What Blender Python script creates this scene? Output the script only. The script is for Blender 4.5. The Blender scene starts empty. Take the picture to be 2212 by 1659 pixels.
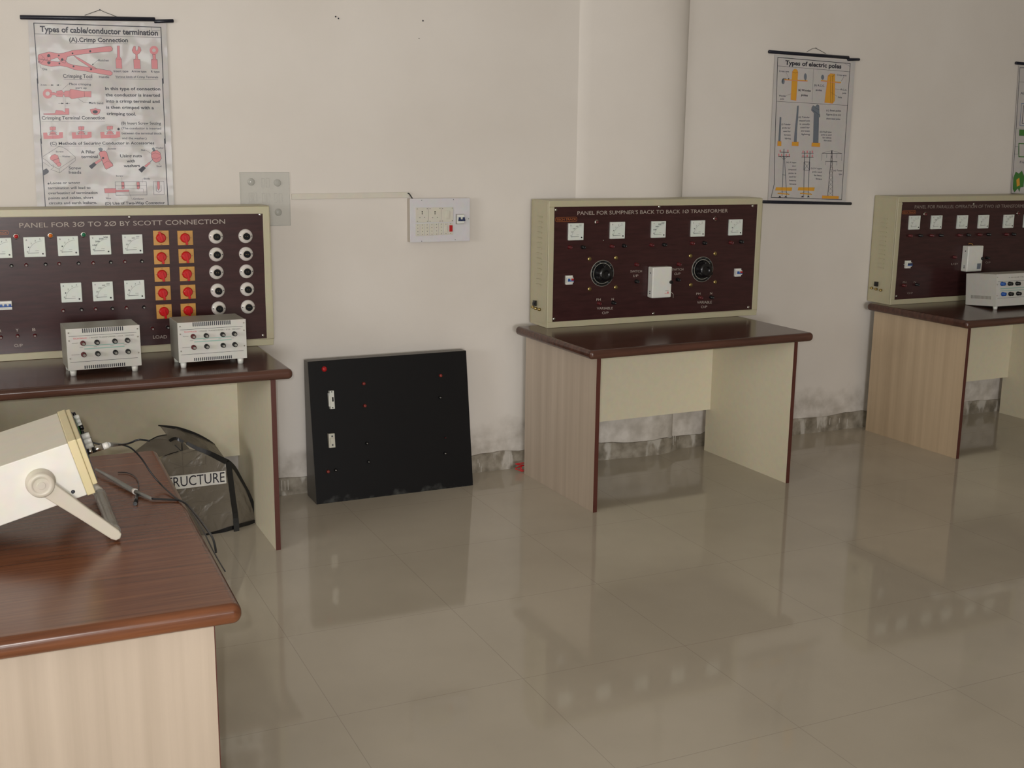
import bpy, bmesh, math, random
from mathutils import Vector, Matrix, Euler
random.seed(7)
scene = bpy.context.scene
COL = scene.collection

# ------------------------------------------------------------------ camera
F_PX, PITCH, ROLL, YAW, CAM_H, CAM_D = 2499.28, -0.20879, 0.01164, 0.43753, 1.63731, 5.12875
IW, IH = 2212, 1659

def ray(u, v):
    """direction of the sight line through a photo point, in metres of the room"""
    a = (u - IW / 2) / F_PX; b = -(v - IH / 2) / F_PX
    cr, sr = math.cos(ROLL), math.sin(ROLL)
    r = cr * a - sr * b; u2 = sr * a + cr * b
    cp, sp = math.cos(PITCH), math.sin(PITCH)
    fw = cp - sp * u2; up = sp + cp * u2
    cy, sy = math.cos(YAW), math.sin(YAW)
    return Vector((cy * r + sy * fw, -sy * r + cy * fw, up))
CAM = Vector((0, -CAM_D, CAM_H))
cam_data = bpy.data.cameras.new('camera')
cam_data.sensor_fit = 'HORIZONTAL'; cam_data.sensor_width = 36
cam_data.lens = 36 * F_PX / IW; cam_data.clip_start = 0.05
cam = bpy.data.objects.new('camera', cam_data); COL.objects.link(cam)
fwd = ray(IW / 2, IH / 2).normalized()
rgt = (ray(IW / 2 + 1000, IH / 2) - ray(IW / 2, IH / 2)).normalized()
upv = (ray(IW / 2, IH / 2 - 1000) - ray(IW / 2, IH / 2)).normalized()
m = Matrix((rgt, upv, -fwd)).transposed().to_4x4(); m.translation = CAM
cam.matrix_world = m
scene.camera = cam

# ------------------------------------------------------------------ light
scene.view_settings.view_transform = 'Standard'
scene.view_settings.look = 'None'
scene.view_settings.gamma = 1
scene.view_settings.use_curve_mapping = False
scene.view_settings.exposure = 0.07
world = bpy.data.worlds.new('world'); scene.world = world; world.use_nodes = True
wb = world.node_tree.nodes['Background']
wb.inputs[0].default_value = (0.80, 0.86, 1.0, 1); wb.inputs[1].default_value = 1.0

def area(name, loc, target, sx, sy, power, color):
    d = bpy.data.lights.new(name, 'AREA'); d.shape = 'RECTANGLE'; d.size = sx; d.size_y = sy
    d.energy = power; d.color = color
    o = bpy.data.objects.new(name, d); COL.objects.link(o)
    o.location = loc
    o.rotation_euler = (Vector(target) - Vector(loc)).to_track_quat('-Z', 'Y').to_euler()
    return o
# daylight through the two windows in the wall behind the camera and the one in the left wall
area('window_daylight_a', (-1.6, -11.85, 1.75), (-0.6, 0, 1.0), 1.8, 1.3, 335, (1.0, 0.985, 0.98))
area('window_daylight_b', (1.8, -11.85, 1.75), (1.8, 0, 1.0), 1.8, 1.3, 35, (1.0, 0.985, 0.98))
area('window_daylight_c', (-4.05, -3.6, 1.75), (2.5, -1.0, 1.0), 2.2, 1.3, 70, (1.0, 0.985, 0.98))
# the camera's own flash
fd = bpy.data.lights.new('camera_flash', 'SPOT'); fd.energy = 112; fd.color = (1.0, 0.975, 0.95)
fd.shadow_soft_size = 0.012; fd.spot_size = math.radians(78); fd.spot_blend = 1.0
fo = bpy.data.objects.new('camera_flash', fd); COL.objects.link(fo)
fo.location = CAM + upv * 0.035 - rgt * 0.045
fo.rotation_euler = ray(1060, 560).to_track_quat('-Z', 'Y').to_euler()

# ------------------------------------------------------------------ materials
def srgb(r, g, b):
    f = lambda c: (c / 255 / 12.92) if c / 255 <= 0.04045 else ((c / 255 + 0.055) / 1.055) ** 2.4
    return (f(r), f(g), f(b), 1)

def mat(name, col, rough=0.5, metal=0.0, spec=0.5, coat=0.0):
    m = bpy.data.materials.new(name); m.use_nodes = True
    b = m.node_tree.nodes['Principled BSDF']
    b.inputs['Base Color'].default_value = col
    b.inputs['Roughness'].default_value = rough
    b.inputs['Metallic'].default_value = metal
    b.inputs['Specular IOR Level'].default_value = spec
    b.inputs['Coat Weight'].default_value = coat
    b.inputs['Coat Roughness'].default_value = 0.08
    # slight unevenness so that no surface is a flat colour
    nt = m.node_tree
    tc = nt.nodes.new('ShaderNodeTexCoord'); n = nt.nodes.new('ShaderNodeTexNoise'); n.inputs['Scale'].default_value = 35
    nt.links.new(tc.outputs['Object'], n.inputs['Vector'])
    mx = nt.nodes.new('ShaderNodeMix'); mx.data_type = 'RGBA'; mx.blend_type = 'MULTIPLY'
    mx.inputs[0].default_value = 0.12; mx.inputs[6].default_value = col
    nt.links.new(n.outputs['Color'], mx.inputs[7]); nt.links.new(mx.outputs[2], b.inputs['Base Color'])
    return m

def grain(name, c1, c2, axis='X', scale=(1, 1, 1), rough=0.35, spec=0.5, contrast=(0.35, 0.65), bump=0.0, detail=6):
    m = bpy.data.materials.new(name); m.use_nodes = True; nt = m.node_tree
    b = nt.nodes['Principled BSDF']; b.inputs['Roughness'].default_value = rough; b.inputs['Specular IOR Level'].default_value = spec
    tc = nt.nodes.new('ShaderNodeTexCoord'); mp = nt.nodes.new('ShaderNodeMapping')
    mp.inputs['Scale'].default_value = scale
    nt.links.new(tc.outputs['Object'], mp.inputs['Vector'])
    n = nt.nodes.new('ShaderNodeTexNoise'); n.inputs['Scale'].default_value = 1; n.inputs['Detail'].default_value = detail
    n.inputs['Roughness'].default_value = 0.6
    nt.links.new(mp.outputs[0], n.inputs['Vector'])
    r = nt.nodes.new('ShaderNodeValToRGB')
    r.color_ramp.elements[0].position = contrast[0]; r.color_ramp.elements[0].color = c1
    r.color_ramp.elements[1].position = contrast[1]; r.color_ramp.elements[1].color = c2
    nt.links.new(n.outputs['Fac'], r.inputs[0]); nt.links.new(r.outputs[0], b.inputs['Base Color'])
    if bump:
        bp = nt.nodes.new('ShaderNodeBump'); bp.inputs['Strength'].default_value = bump; bp.inputs['Distance'].default_value = 0.002
        nt.links.new(n.outputs['Fac'], bp.inputs['Height']); nt.links.new(bp.outputs[0], b.inputs['Normal'])
    return m

def wall_material():
    m = bpy.data.materials.new('painted_wall'); m.use_nodes = True; nt = m.node_tree; N = nt.nodes.new; L = nt.links.new
    b = nt.nodes['Principled BSDF']; b.inputs['Roughness'].default_value = 0.62; b.inputs['Specular IOR Level'].default_value = 0.25
    tc = N('ShaderNodeTexCoord')
    n1 = N('ShaderNodeTexNoise'); n1.inputs['Scale'].default_value = 1.3; n1.inputs['Detail'].default_value = 5; L(tc.outputs['Object'], n1.inputs['Vector'])
    r1 = N('ShaderNodeValToRGB'); r1.color_ramp.elements[0].position = 0.3; r1.color_ramp.elements[0].color = srgb(208, 201, 192)
    r1.color_ramp.elements[1].position = 0.7; r1.color_ramp.elements[1].color = srgb(217, 211, 203); L(n1.outputs['Fac'], r1.inputs[0])
    # damp, scuffed zone above the floor
    sp = N('ShaderNodeSeparateXYZ'); L(tc.outputs['Object'], sp.inputs[0])
    n2 = N('ShaderNodeTexNoise'); n2.inputs['Scale'].default_value = 5; n2.inputs['Detail'].default_value = 8; L(tc.outputs['Object'], n2.inputs['Vector'])
    ma = N('ShaderNodeMath'); ma.operation = 'MULTIPLY_ADD'; ma.inputs[1].default_value = 0.32; L(n2.outputs['Fac'], ma.inputs[0]); L(sp.outputs['Z'], ma.inputs[2])
    r2 = N('ShaderNodeValToRGB'); r2.color_ramp.elements[0].position = 0.34; r2.color_ramp.elements[0].color = (1, 1, 1, 1)
    r2.color_ramp.elements[1].position = 0.43; r2.color_ramp.elements[1].color = (0, 0, 0, 1); L(ma.outputs[0], r2.inputs[0])
    n3 = N('ShaderNodeTexNoise'); n3.inputs['Scale'].default_value = 14; n3.inputs['Detail'].default_value = 8; L(tc.outputs['Object'], n3.inputs['Vector'])
    r3 = N('ShaderNodeValToRGB'); r3.color_ramp.elements[0].position = 0.35; r3.color_ramp.elements[0].color = srgb(165, 157, 146)
    r3.color_ramp.elements[1].position = 0.7; r3.color_ramp.elements[1].color = srgb(212, 206, 198); L(n3.outputs['Fac'], r3.inputs[0])
    f = N('ShaderNodeMath'); f.operation = 'MULTIPLY'; f.inputs[1].default_value = 0.75; L(r2.outputs[0], f.inputs[0])
    mx = N('ShaderNodeMix'); mx.data_type = 'RGBA'; L(f.outputs[0], mx.inputs[0]); L(r1.outputs[0], mx.inputs[6]); L(r3.outputs[0], mx.inputs[7])
    L(mx.outputs[2], b.inputs['Base Color'])
    n4 = N('ShaderNodeTexNoise'); n4.inputs['Scale'].default_value = 3.5; n4.inputs['Detail'].default_value = 7; L(tc.outputs['Object'], n4.inputs['Vector'])
    bp = N('ShaderNodeBump'); bp.inputs['Strength'].default_value = 0.25; bp.inputs['Distance'].default_value = 0.012; L(n4.outputs['Fac'], bp.inputs['Height']); L(bp.outputs[0], b.inputs['Normal'])
    return m

def floor_material():
    m = bpy.data.materials.new('polished_floor_tiles'); m.use_nodes = True; nt = m.node_tree; N = nt.nodes.new; L = nt.links.new
    b = nt.nodes['Principled BSDF']; b.inputs['Specular IOR Level'].default_value = 0.36
    tc = N('ShaderNodeTexCoord'); sp = N('ShaderNodeSeparateXYZ'); L(tc.outputs['Object'], sp.inputs[0])
    def joint(out, off):
        a = N('ShaderNodeMath'); a.operation = 'SUBTRACT'; a.inputs[1].default_value = off; L(out, a.inputs[0])
        c = N('ShaderNodeMath'); c.operation = 'PINGPONG'; c.inputs[1].default_value = 0.2965; L(a.outputs[0], c.inputs[0])
        d = N('ShaderNodeMath'); d.operation = 'LESS_THAN'; d.inputs[1].default_value = 0.0011; L(c.outputs[0], d.inputs[0])
        return d.outputs[0]
    jx = joint(sp.outputs['X'], 0.855 - 0.593 * 10); jy = joint(sp.outputs['Y'], -0.36 - 0.593 * 20)
    j = N('ShaderNodeMath'); j.operation = 'MAXIMUM'; L(jx, j.inputs[0]); L(jy, j.inputs[1])
    n = N('ShaderNodeTexNoise'); n.inputs['Scale'].default_value = 2.2; n.inputs['Detail'].default_value = 8; L(tc.outputs['Object'], n.inputs['Vector'])
    r = N('ShaderNodeValToRGB'); r.color_ramp.elements[0].position = 0.3; r.color_ramp.elements[0].color = srgb(182, 173, 157)
    r.color_ramp.elements[1].position = 0.7; r.color_ramp.elements[1].color = srgb(192, 183, 167); L(n.outputs['Fac'], r.inputs[0])
    mx = N('ShaderNodeMix'); mx.data_type = 'RGBA'; mx.inputs[7].default_value = srgb(146, 138, 124)
    jf = N('ShaderNodeMath'); jf.operation = 'MULTIPLY'; jf.inputs[1].default_value = 0.55; L(j.outputs[0], jf.inputs[0])
    L(jf.outputs[0], mx.inputs[0]); L(r.outputs[0], mx.inputs[6]); L(mx.outputs[2], b.inputs['Base Color'])
    n2 = N('ShaderNodeTexNoise'); n2.inputs['Scale'].default_value = 6; n2.inputs['Detail'].default_value = 9; L(tc.outputs['Object'], n2.inputs['Vector'])
    mr = N('ShaderNodeMapRange'); mr.inputs[3].default_value = 0.035; mr.inputs[4].default_value = 0.085; L(n2.outputs['Fac'], mr.inputs[0]); L(mr.outputs[0], b.inputs['Roughness'])
    return m

def skirting_material():
    m = bpy.data.materials.new('skirting_tile'); m.use_nodes = True; nt = m.node_tree; N = nt.nodes.new; L = nt.links.new
    b = nt.nodes['Principled BSDF']; b.inputs['Roughness'].default_value = 0.45
    tc = N('ShaderNodeTexCoord')
    n = N('ShaderNodeTexNoise'); n.inputs['Scale'].default_value = 16; n.inputs['Detail'].default_value = 9; L(tc.outputs['Object'], n.inputs['Vector'])
    r = N('ShaderNodeValToRGB'); r.color_ramp.elements[0].position = 0.35; r.color_ramp.elements[0].color = srgb(112, 104, 90)
    r.color_ramp.elements[1].position = 0.65; r.color_ramp.elements[1].color = srgb(160, 152, 138); L(n.outputs['Fac'], r.inputs[0])
    # plaster smears
    mp = N('ShaderNodeMapping'); mp.inputs['Scale'].default_value = (7, 7, 3); L(tc.outputs['Object'], mp.inputs[0])
    n2 = N('ShaderNodeTexNoise'); n2.inputs['Scale'].default_value = 1.6; n2.inputs['Detail'].default_value = 8; L(mp.outputs[0], n2.inputs['Vector'])
    r2 = N('ShaderNodeValToRGB'); r2.color_ramp.elements[0].position = 0.53; r2.color_ramp.elements[1].position = 0.60; L(n2.outputs['Fac'], r2.inputs[0])
    mx = N('ShaderNodeMix'); mx.data_type = 'RGBA'; mx.inputs[7].default_value = srgb(200, 195, 186)
    fm = N('ShaderNodeMath'); fm.operation = 'MULTIPLY'; fm.inputs[1].default_value = 0.7; L(r2.outputs[0], fm.inputs[0])
    L(fm.outputs[0], mx.inputs[0]); L(r.outputs[0], mx.inputs[6]); L(mx.outputs[2], b.inputs['Base Color'])
    return m

M = {}
M['wall'] = wall_material(); M['floor'] = floor_material(); M['skirting'] = skirting_material()
M['ceiling'] = mat('white_ceiling', srgb(225, 222, 214), 0.8, spec=0.2)
M['outer_wall'] = mat('room_wall', srgb(206, 199, 186), 0.7, spec=0.2)
M['plaster'] = mat('plaster_smear', srgb(205, 200, 192), 0.8, spec=0.2)
M['cream_lam'] = mat('cream_laminate', srgb(228, 219, 192), 0.45)
M['wood_front'] = grain('pale_woodgrain', srgb(170, 154, 136), srgb(196, 180, 162), scale=(16, 16, 0.35), rough=0.42, contrast=(0.25, 0.75), detail=5)
M['wood_orange'] = grain('honey_woodgrain', srgb(176, 154, 126), srgb(204, 182, 152), scale=(16, 16, 0.35), rough=0.42, contrast=(0.25, 0.75), detail=5)
M['edge'] = mat('dark_edge_band', srgb(84, 42, 34), 0.4)
M['top'] = grain('dark_rosewood_laminate', srgb(62, 40, 33), srgb(92, 60, 48), scale=(2.0, 45, 20), rough=0.20, spec=0.5, contrast=(0.3, 0.7), bump=0.05)
M['top_near'] = grain('brown_walnut_laminate', srgb(86, 50, 32), srgb(126, 78, 50), scale=(70, 2.5, 40), rough=0.24, spec=0.42, contrast=(0.3, 0.7), bump=0.05)
M['cabinet'] = mat('cream_enamel_steel', srgb(184, 177, 148), 0.38, spec=0.5)
M['maroon'] = grain('maroon_laminate', srgb(49, 27, 27), srgb(63, 36, 36), scale=(8, 3, 60), rough=0.24, spec=0.38, contrast=(0.3, 0.7))
M['engrave'] = mat('engraved_lettering', srgb(172, 160, 150), 0.6)
M['engrave_dim'] = mat('engraved_lettering_dull', srgb(140, 128, 120), 0.6)
M['orange_ink'] = mat('orange_print', srgb(176, 98, 40), 0.5)
M['white_plastic'] = mat('white_plastic', srgb(222, 222, 214), 0.3)
M['meter'] = mat('meter_white', srgb(216, 222, 214), 0.2, coat=0.3)
M['black'] = mat('black_plastic', srgb(18, 18, 20), 0.25)
M['mark'] = mat('black_print', srgb(40, 42, 52), 0.5)
M['yellow_plate'] = mat('yellow_plate', srgb(192, 140, 58), 0.35)
M['red_knob'] = mat('red_knob', srgb(196, 24, 30), 0.2)
M['red'] = mat('red_plastic', srgb(178, 30, 34), 0.3)
M['dark_red'] = mat('dark_red_plastic', srgb(86, 24, 27), 0.3)
M['green'] = mat('green_lens', srgb(30, 110, 76), 0.15)
M['orange'] = mat('orange_lens', srgb(210, 110, 30), 0.15)
M['chrome'] = mat('nickel_metal', srgb(200, 198, 190), 0.22, metal=1.0)
M['brass'] = mat('brass_screw', srgb(170, 150, 96), 0.3, metal=0.9)
M['socket'] = mat('lampholder_cream', srgb(214, 208, 200), 0.18, coat=0.5)
M['blue'] = mat('blue_toggle', srgb(34, 84, 160), 0.35)
M['navy'] = mat('navy_toggle', srgb(30, 44, 84), 0.35)
M['grey_metal'] = mat('grey_painted_steel', srgb(146, 144, 134), 0.4)
M['white_panel'] = mat('white_printed_panel', srgb(206, 204, 196), 0.4)
M['teal_ink'] = mat('teal_print', srgb(150, 184, 172), 0.5)
M['red_ink'] = mat('red_print', srgb(210, 96, 100), 0.5)
M['pvc'] = mat('cream_pvc', srgb(208, 202, 188), 0.45)
M['box_white'] = mat('lilac_white_plastic', srgb(208, 206, 208), 0.35)
M['box_side'] = mat('beige_plastic_side', srgb(186, 176, 164), 0.45)
M['ivory'] = mat('ivory_plastic', srgb(206, 202, 188), 0.35)
M['board_black'] = mat('black_laminate_board', srgb(14, 13, 14), 0.5, spec=0.2)
M['board_edge'] = mat('grey_laminate_edge', srgb(88, 84, 78), 0.4)
M['ink_black'] = mat('poster_black', srgb(34, 34, 48), 0.3)
M['ink_grey'] = mat('poster_grey', srgb(110, 118, 128), 0.3)
M['ink_pink'] = mat('poster_pink', srgb(206, 132, 136), 0.4)
M['ink_ochre'] = mat('poster_ochre', srgb(214, 156, 52), 0.4)
M['ink_green'] = mat('poster_green', srgb(60, 120, 50), 0.3)
M['ink_blue'] = mat('poster_blue', srgb(110, 130, 160), 0.3)
M['ink_text'] = mat('poster_small_text', srgb(58, 60, 78), 0.4)
M['rod'] = mat('black_rod', srgb(24, 26, 40), 0.3)
M['scope_white'] = mat('scope_white_enamel', srgb(224, 220, 211), 0.38)
M['scope_top'] = mat('scope_shaded_cover', srgb(214, 208, 192), 0.42)  # whitish cover; shade from the grazing flash is put into its darker tone
M['scope_bezel'] = mat('scope_cream_bezel', srgb(212, 198, 154), 0.4)
M['handle'] = mat('scope_handle_plastic', srgb(198, 190, 174), 0.4)
M['cable'] = mat('black_cable', srgb(30, 32, 34), 0.4)
M['grey_cable'] = mat('grey_probe_plastic', srgb(120, 118, 112), 0.3)
M['tape'] = mat('black_tape', srgb(20, 20, 22), 0.28)
M['paper'] = mat('white_paper', srgb(220, 218, 212), 0.6)
M['wire_red'] = mat('red_wire', srgb(190, 30, 34), 0.35)
M['brick'] = mat('brick_red_plastic', srgb(132, 46, 38), 0.4)
M['bore'] = mat('black_bore', srgb(8, 8, 9), 0.5, spec=0.2)

def dusty_black():
    m = M['board_black']; nt = m.node_tree; N = nt.nodes.new; L = nt.links.new; b = nt.nodes['Principled BSDF']
    tc = N('ShaderNodeTexCoord'); sp = N('ShaderNodeSeparateXYZ'); L(tc.outputs['Object'], sp.inputs[0])
    n = N('ShaderNodeTexNoise'); n.inputs['Scale'].default_value = 22; n.inputs['Detail'].default_value = 9; L(tc.outputs['Object'], n.inputs['Vector'])
    a = N('ShaderNodeMath'); a.operation = 'MULTIPLY_ADD'; a.inputs[1].default_value = -6.5; L(sp.outputs['Z'], a.inputs[0]); L(n.outputs['Fac'], a.inputs[2])
    r = N('ShaderNodeValToRGB'); r.color_ramp.elements[0].position = 0.42; r.color_ramp.elements[1].position = 0.62; L(a.outputs[0], r.inputs[0])
    f = N('ShaderNodeMath'); f.operation = 'MULTIPLY'; f.inputs[1].default_value = 0.22; L(r.outputs[0], f.inputs[0])
    mx = N('ShaderNodeMix'); mx.data_type = 'RGBA'; mx.inputs[6].default_value = srgb(14, 13, 14); mx.inputs[7].default_value = srgb(120, 122, 118)
    L(f.outputs[0], mx.inputs[0]); L(mx.outputs[2], b.inputs['Base Color'])
dusty_black()

def sheet_mat(name, col, rough, bump, dist, scale, coat=0.6):
    m = mat(name, col, rough, coat=coat); nt = m.node_tree; b = nt.nodes['Principled BSDF']
    tc = nt.nodes.new('ShaderNodeTexCoord'); n = nt.nodes.new('ShaderNodeTexNoise'); n.inputs['Scale'].default_value = scale; n.inputs['Detail'].default_value = 3
    nt.links.new(tc.outputs['Object'], n.inputs['Vector'])
    bp = nt.nodes.new('ShaderNodeBump'); bp.inputs['Strength'].default_value = bump; bp.inputs['Distance'].default_value = dist
    nt.links.new(n.outputs['Fac'], bp.inputs['Height']); nt.links.new(bp.outputs[0], b.inputs['Normal']); nt.links.new(bp.outputs[0], b.inputs['Coat Normal'])
    return m
M['poster'] = sheet_mat('laminated_paper', srgb(192, 188, 185), 0.38, 0.9, 0.03, 2.6, 0.45)

def clear_mat(name, tint, alpha, rough, bump=0.0):
    m = bpy.data.materials.new(name); m.use_nodes = True; nt = m.node_tree; N = nt.nodes.new; L = nt.links.new
    b = nt.nodes['Principled BSDF']; b.inputs['Base Color'].default_value = tint; b.inputs['Roughness'].default_value = rough
    b.inputs['Alpha'].default_value = alpha; b.inputs['Coat Weight'].default_value = 0.5
    if bump:
        tc = N('ShaderNodeTexCoord'); n = N('ShaderNodeTexNoise'); n.inputs['Scale'].default_value = 11; n.inputs['Detail'].default_value = 5; n.inputs['Distortion'].default_value = 1.0
        L(tc.outputs['Object'], n.inputs['Vector'])
        bp = N('ShaderNodeBump'); bp.inputs['Strength'].default_value = bump; bp.inputs['Distance'].default_value = 0.02; L(n.outputs['Fac'], bp.inputs['Height']); L(bp.outputs[0], b.inputs['Normal'])
    return m
M['acrylic'] = clear_mat('clear_acrylic', srgb(212, 214, 208), 0.22, 0.12)
M['acrylic_rim'] = clear_mat('clear_acrylic_rim', srgb(204, 204, 196), 0.4, 0.1)
M['film'] = clear_mat('smoky_plastic_film', srgb(124, 116, 104), 0.62, 0.22, 1.0)
M['film_clear'] = clear_mat('clear_plastic_film', srgb(170, 168, 160), 0.55, 0.2, 1.0)

# ------------------------------------------------------------------ mesh builder
_txt = {}
def glyphs(s, bold=0.0):
    k = (s, bold)
    if k not in _txt:
        cu = bpy.data.curves.new('text_tmp', 'FONT'); cu.body = s; cu.resolution_u = 3; cu.offset = bold
        ob = bpy.data.objects.new('text_tmp', cu)
        me = bpy.data.meshes.new_from_object(ob)
        vs = [(v.co.x, v.co.y) for v in me.vertices]; fs = [tuple(p.vertices) for p in me.polygons]
        bpy.data.objects.remove(ob); bpy.data.curves.remove(cu); bpy.data.meshes.remove(me)
        x0 = min((v[0] for v in vs), default=0); x1 = max((v[0] for v in vs), default=1)
        _txt[k] = ([((x - x0), y) for x, y in vs], fs, x1 - x0)
    return _txt[k]
CAP = 0.70   # cap height of the built-in face at size 1

class MB:
    def __init__(s): s.v = []; s.f = []; s.m = []; s.smooth = []; s.mats = []
    def mi(s, m):
        if m not in s.mats: s.mats.append(m)
        return s.mats.index(m)
    def add(s, vs, fs, m, smooth=False):
        o = len(s.v); s.v += [tuple(v) for v in vs]; i = s.mi(m)
        for f in fs: s.f.append(tuple(a + o for a in f)); s.m.append(i); s.smooth.append(smooth)
    def box(s, x0, x1, y0, y1, z0, z1, m, faces=None):
        vs = [(x, y, z) for x in (x0, x1) for y in (y0, y1) for z in (z0, z1)]
        fs = [((0, 1, 3, 2), '-x'), ((4, 6, 7, 5), '+x'), ((0, 4, 5, 1), '-y'), ((2, 3, 7, 6), '+y'), ((0, 2, 6, 4), '-z'), ((1, 5, 7, 3), '+z')]
        o = len(s.v); s.v += vs
        for f, n in fs:
            mm = (faces or {}).get(n, m)
            s.f.append(tuple(a + o for a in f)); s.m.append(s.mi(mm)); s.smooth.append(False)
        return s
    def prism(s, pts, y0, y1, m, side=None):
        """pts = (x, z) outline, extruded in y from y0 (room side) to y1"""
        n = len(pts); a = sum(pts[i][0] * pts[(i + 1) % n][1] - pts[(i + 1) % n][0] * pts[i][1] for i in range(n))
        if a < 0: pts = pts[::-1]
        vs = [(x, y0, z) for x, z in pts] + [(x, y1, z) for x, z in pts]
        s.add(vs, [tuple(range(n))], m)
        o = len(s.v) - 2 * n
        s.f.append(tuple(o + n + i for i in reversed(range(n)))); s.m.append(s.mi(side or m)); s.smooth.append(False)
        for i in range(n):
            j = (i + 1) % n
            s.f.append((o + i, o + n + i, o + n + j, o + j)); s.m.append(s.mi(side or m)); s.smooth.append(False)
        return s
    def flat(s, pts3, m):
        s.add(pts3, [tuple(range(len(pts3)))], m); return s
    def lathe(s, c, prof, m, axis='y', n=24, mats=None, sx=1, sz=1):
        """prof = list of (radius, offset along -axis direction); starts/ends closed"""
        cx, cy, cz = c; vs = []
        for r, d in prof:
            for k in range(n):
                a = 2 * math.pi * k / n; p, q = r * math.cos(a) * sx, r * math.sin(a) * sz
                if axis == 'y': vs.append((cx + p, cy - d, cz + q))
                elif axis == 'x': vs.append((cx + d, cy + p, cz + q))
                else: vs.append((cx + p, cy + q, cz + d))
        o = len(s.v); s.v += vs; np_ = len(prof)
        for i in range(np_ - 1):
            mm = (mats[i] if mats else m)
            for k in range(n):
                j = (k + 1) % n; q = (o + i * n + k, o + i * n + j, o + (i + 1) * n + j, o + (i + 1) * n + k)
                s.f.append(q); s.m.append(s.mi(mm)); s.smooth.append(abs(prof[i][0] - prof[i + 1][0]) > 1e-6 and abs(prof[i][1] - prof[i + 1][1]) > 1e-6 or prof[i][0] == prof[i + 1][0])
        s.f.append(tuple(o + k for k in reversed(range(n)))); s.m.append(s.mi(mats[0] if mats else m)); s.smooth.append(False)
        s.f.append(tuple(o + (np_ - 1) * n + k for k in range(n))); s.m.append(s.mi(mats[-1] if mats else m)); s.smooth.append(False)
        return s
    def tube(s, pts, r, m, n=8, radii=None):
        pts = [Vector(p) for p in pts]; rings = []
        prev = None
        for i, p in enumerate(pts):
            t = (pts[min(i + 1, len(pts) - 1)] - pts[max(i - 1, 0)]).normalized()
            if prev is None:
                up = Vector((0, 0, 1)) if abs(t.z) < 0.9 else Vector((1, 0, 0)); a = t.cross(up).normalized()
            else: a = (prev - t * prev.dot(t)).normalized()
            prev = a; b = t.cross(a); rr = radii[i] if radii else r
            rings.append([p + a * rr * math.cos(2 * math.pi * k / n) + b * rr * math.sin(2 * math.pi * k / n) for k in range(n)])
        vs = [v for g in rings for v in g]; fs = []
        for i in range(len(rings) - 1):
            for k in range(n):
                j = (k + 1) % n; fs.append((i * n + k, i * n + j, (i + 1) * n + j, (i + 1) * n + k))
        s.add(vs, fs, m, True); e = len(rings) - 1
        s.add(rings[0], [tuple(reversed(range(n)))], m); s.add(rings[e], [tuple(range(n))], m)
        return s
    def text(s, body, pl, pr, up, m, bold=0.0):
        """pl, pr = baseline ends, up = cap-height vector"""
        vs, fs, w = glyphs(body, bold); pl, pr, up = Vector(pl), Vector(pr), Vector(up)
        ex = (pr - pl) / max(w, 1e-6)
        s.add([pl + ex * x + up * (y / CAP) for x, y in vs], fs, m); return s
    def build(s, name, parent=None, loc=None, rotz=None, bevel=0.0, seg=2, smooth_angle=False, solid=0.0):
        me = bpy.data.meshes.new(name); me.from_pydata(s.v, [], s.f)
        for mm in s.mats: me.materials.append(mm)
        me.polygons.foreach_set('material_index', s.m); me.polygons.foreach_set('use_smooth', s.smooth); me.update()
        bm = bmesh.new(); bm.from_mesh(me); bmesh.ops.remove_doubles(bm, verts=bm.verts, dist=1e-6)
        if any(len(f.verts) > 6 for f in bm.faces) and False: pass
        bm.to_mesh(me); bm.free()
        o = bpy.data.objects.new(name, me); COL.objects.link(o)
        if parent: o.parent = parent
        if loc is not None: o.location = loc
        if rotz is not None: o.rotation_euler.z = rotz
        if bevel:
            b = o.modifiers.new('bevel', 'BEVEL'); b.width = bevel; b.segments = seg; b.limit_method = 'ANGLE'; b.angle_limit = math.radians(50); b.harden_normals = smooth_angle
            if smooth_angle: me.polygons.foreach_set('use_smooth', [True] * len(me.polygons))
        return o

def empty(name, loc, rotz=0.0):
    o = bpy.data.objects.new(name, None); COL.objects.link(o); o.location = loc; o.rotation_euler.z = rotz; o.empty_display_size = 0.1
    return o
def tag(o, label, cat, group=None):
    o['label'] = label; o['category'] = cat
    if group: o['group'] = group
    return o
def struct(o): o['kind'] = 'structure'; return o

class Fr:
    """a local frame (origin, turn about z); px() finds the local (x, z) of a photo point on the plane y = y0"""
    def __init__(s, o, rot=0.0):
        s.o = Vector(o); s.rot = rot; s.inv = Matrix.Rotation(-rot, 3, 'Z')
    def px(s, u, v, y0=0.0):
        c = s.inv @ (CAM - s.o); d = s.inv @ ray(u, v); t = (y0 - c.y) / d.y; p = c + d * t
        return p.x, p.z
    def p3(s, u, v, y0=0.0):
        x, z = s.px(u, v, y0); return Vector((x, y0, z))
class Crop:
    """coordinates of an enlarged part of the photo"""
    def __init__(s, fr, ox, oy, k, y0=0.0): s.fr, s.ox, s.oy, s.k, s.y0 = fr, ox, oy, k, y0
    def __call__(s, x, y, y0=None): return s.fr.px(s.ox + x / s.k, s.oy + y / s.k, s.y0 if y0 is None else y0)
    def p3(s, x, y, y0=None):
        yy = s.y0 if y0 is None else y0; a, b = s(x, y, yy); return Vector((a, yy, b))
    def text(s, mb, body, xl, yl, xr, yr, h, m, y0=None, bold=0.0):
        a, b = s.p3(xl, yl, y0), s.p3(xr, yr, y0); up = s.p3(xl, yl - h, y0) - a
        mb.text(body, a, b, Vector((0, 0, up.length)), m, bold)
def on_z(u, v, z):
    d = ray(u, v); t = (z - CAM.z) / d.z; return CAM + d * t

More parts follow.
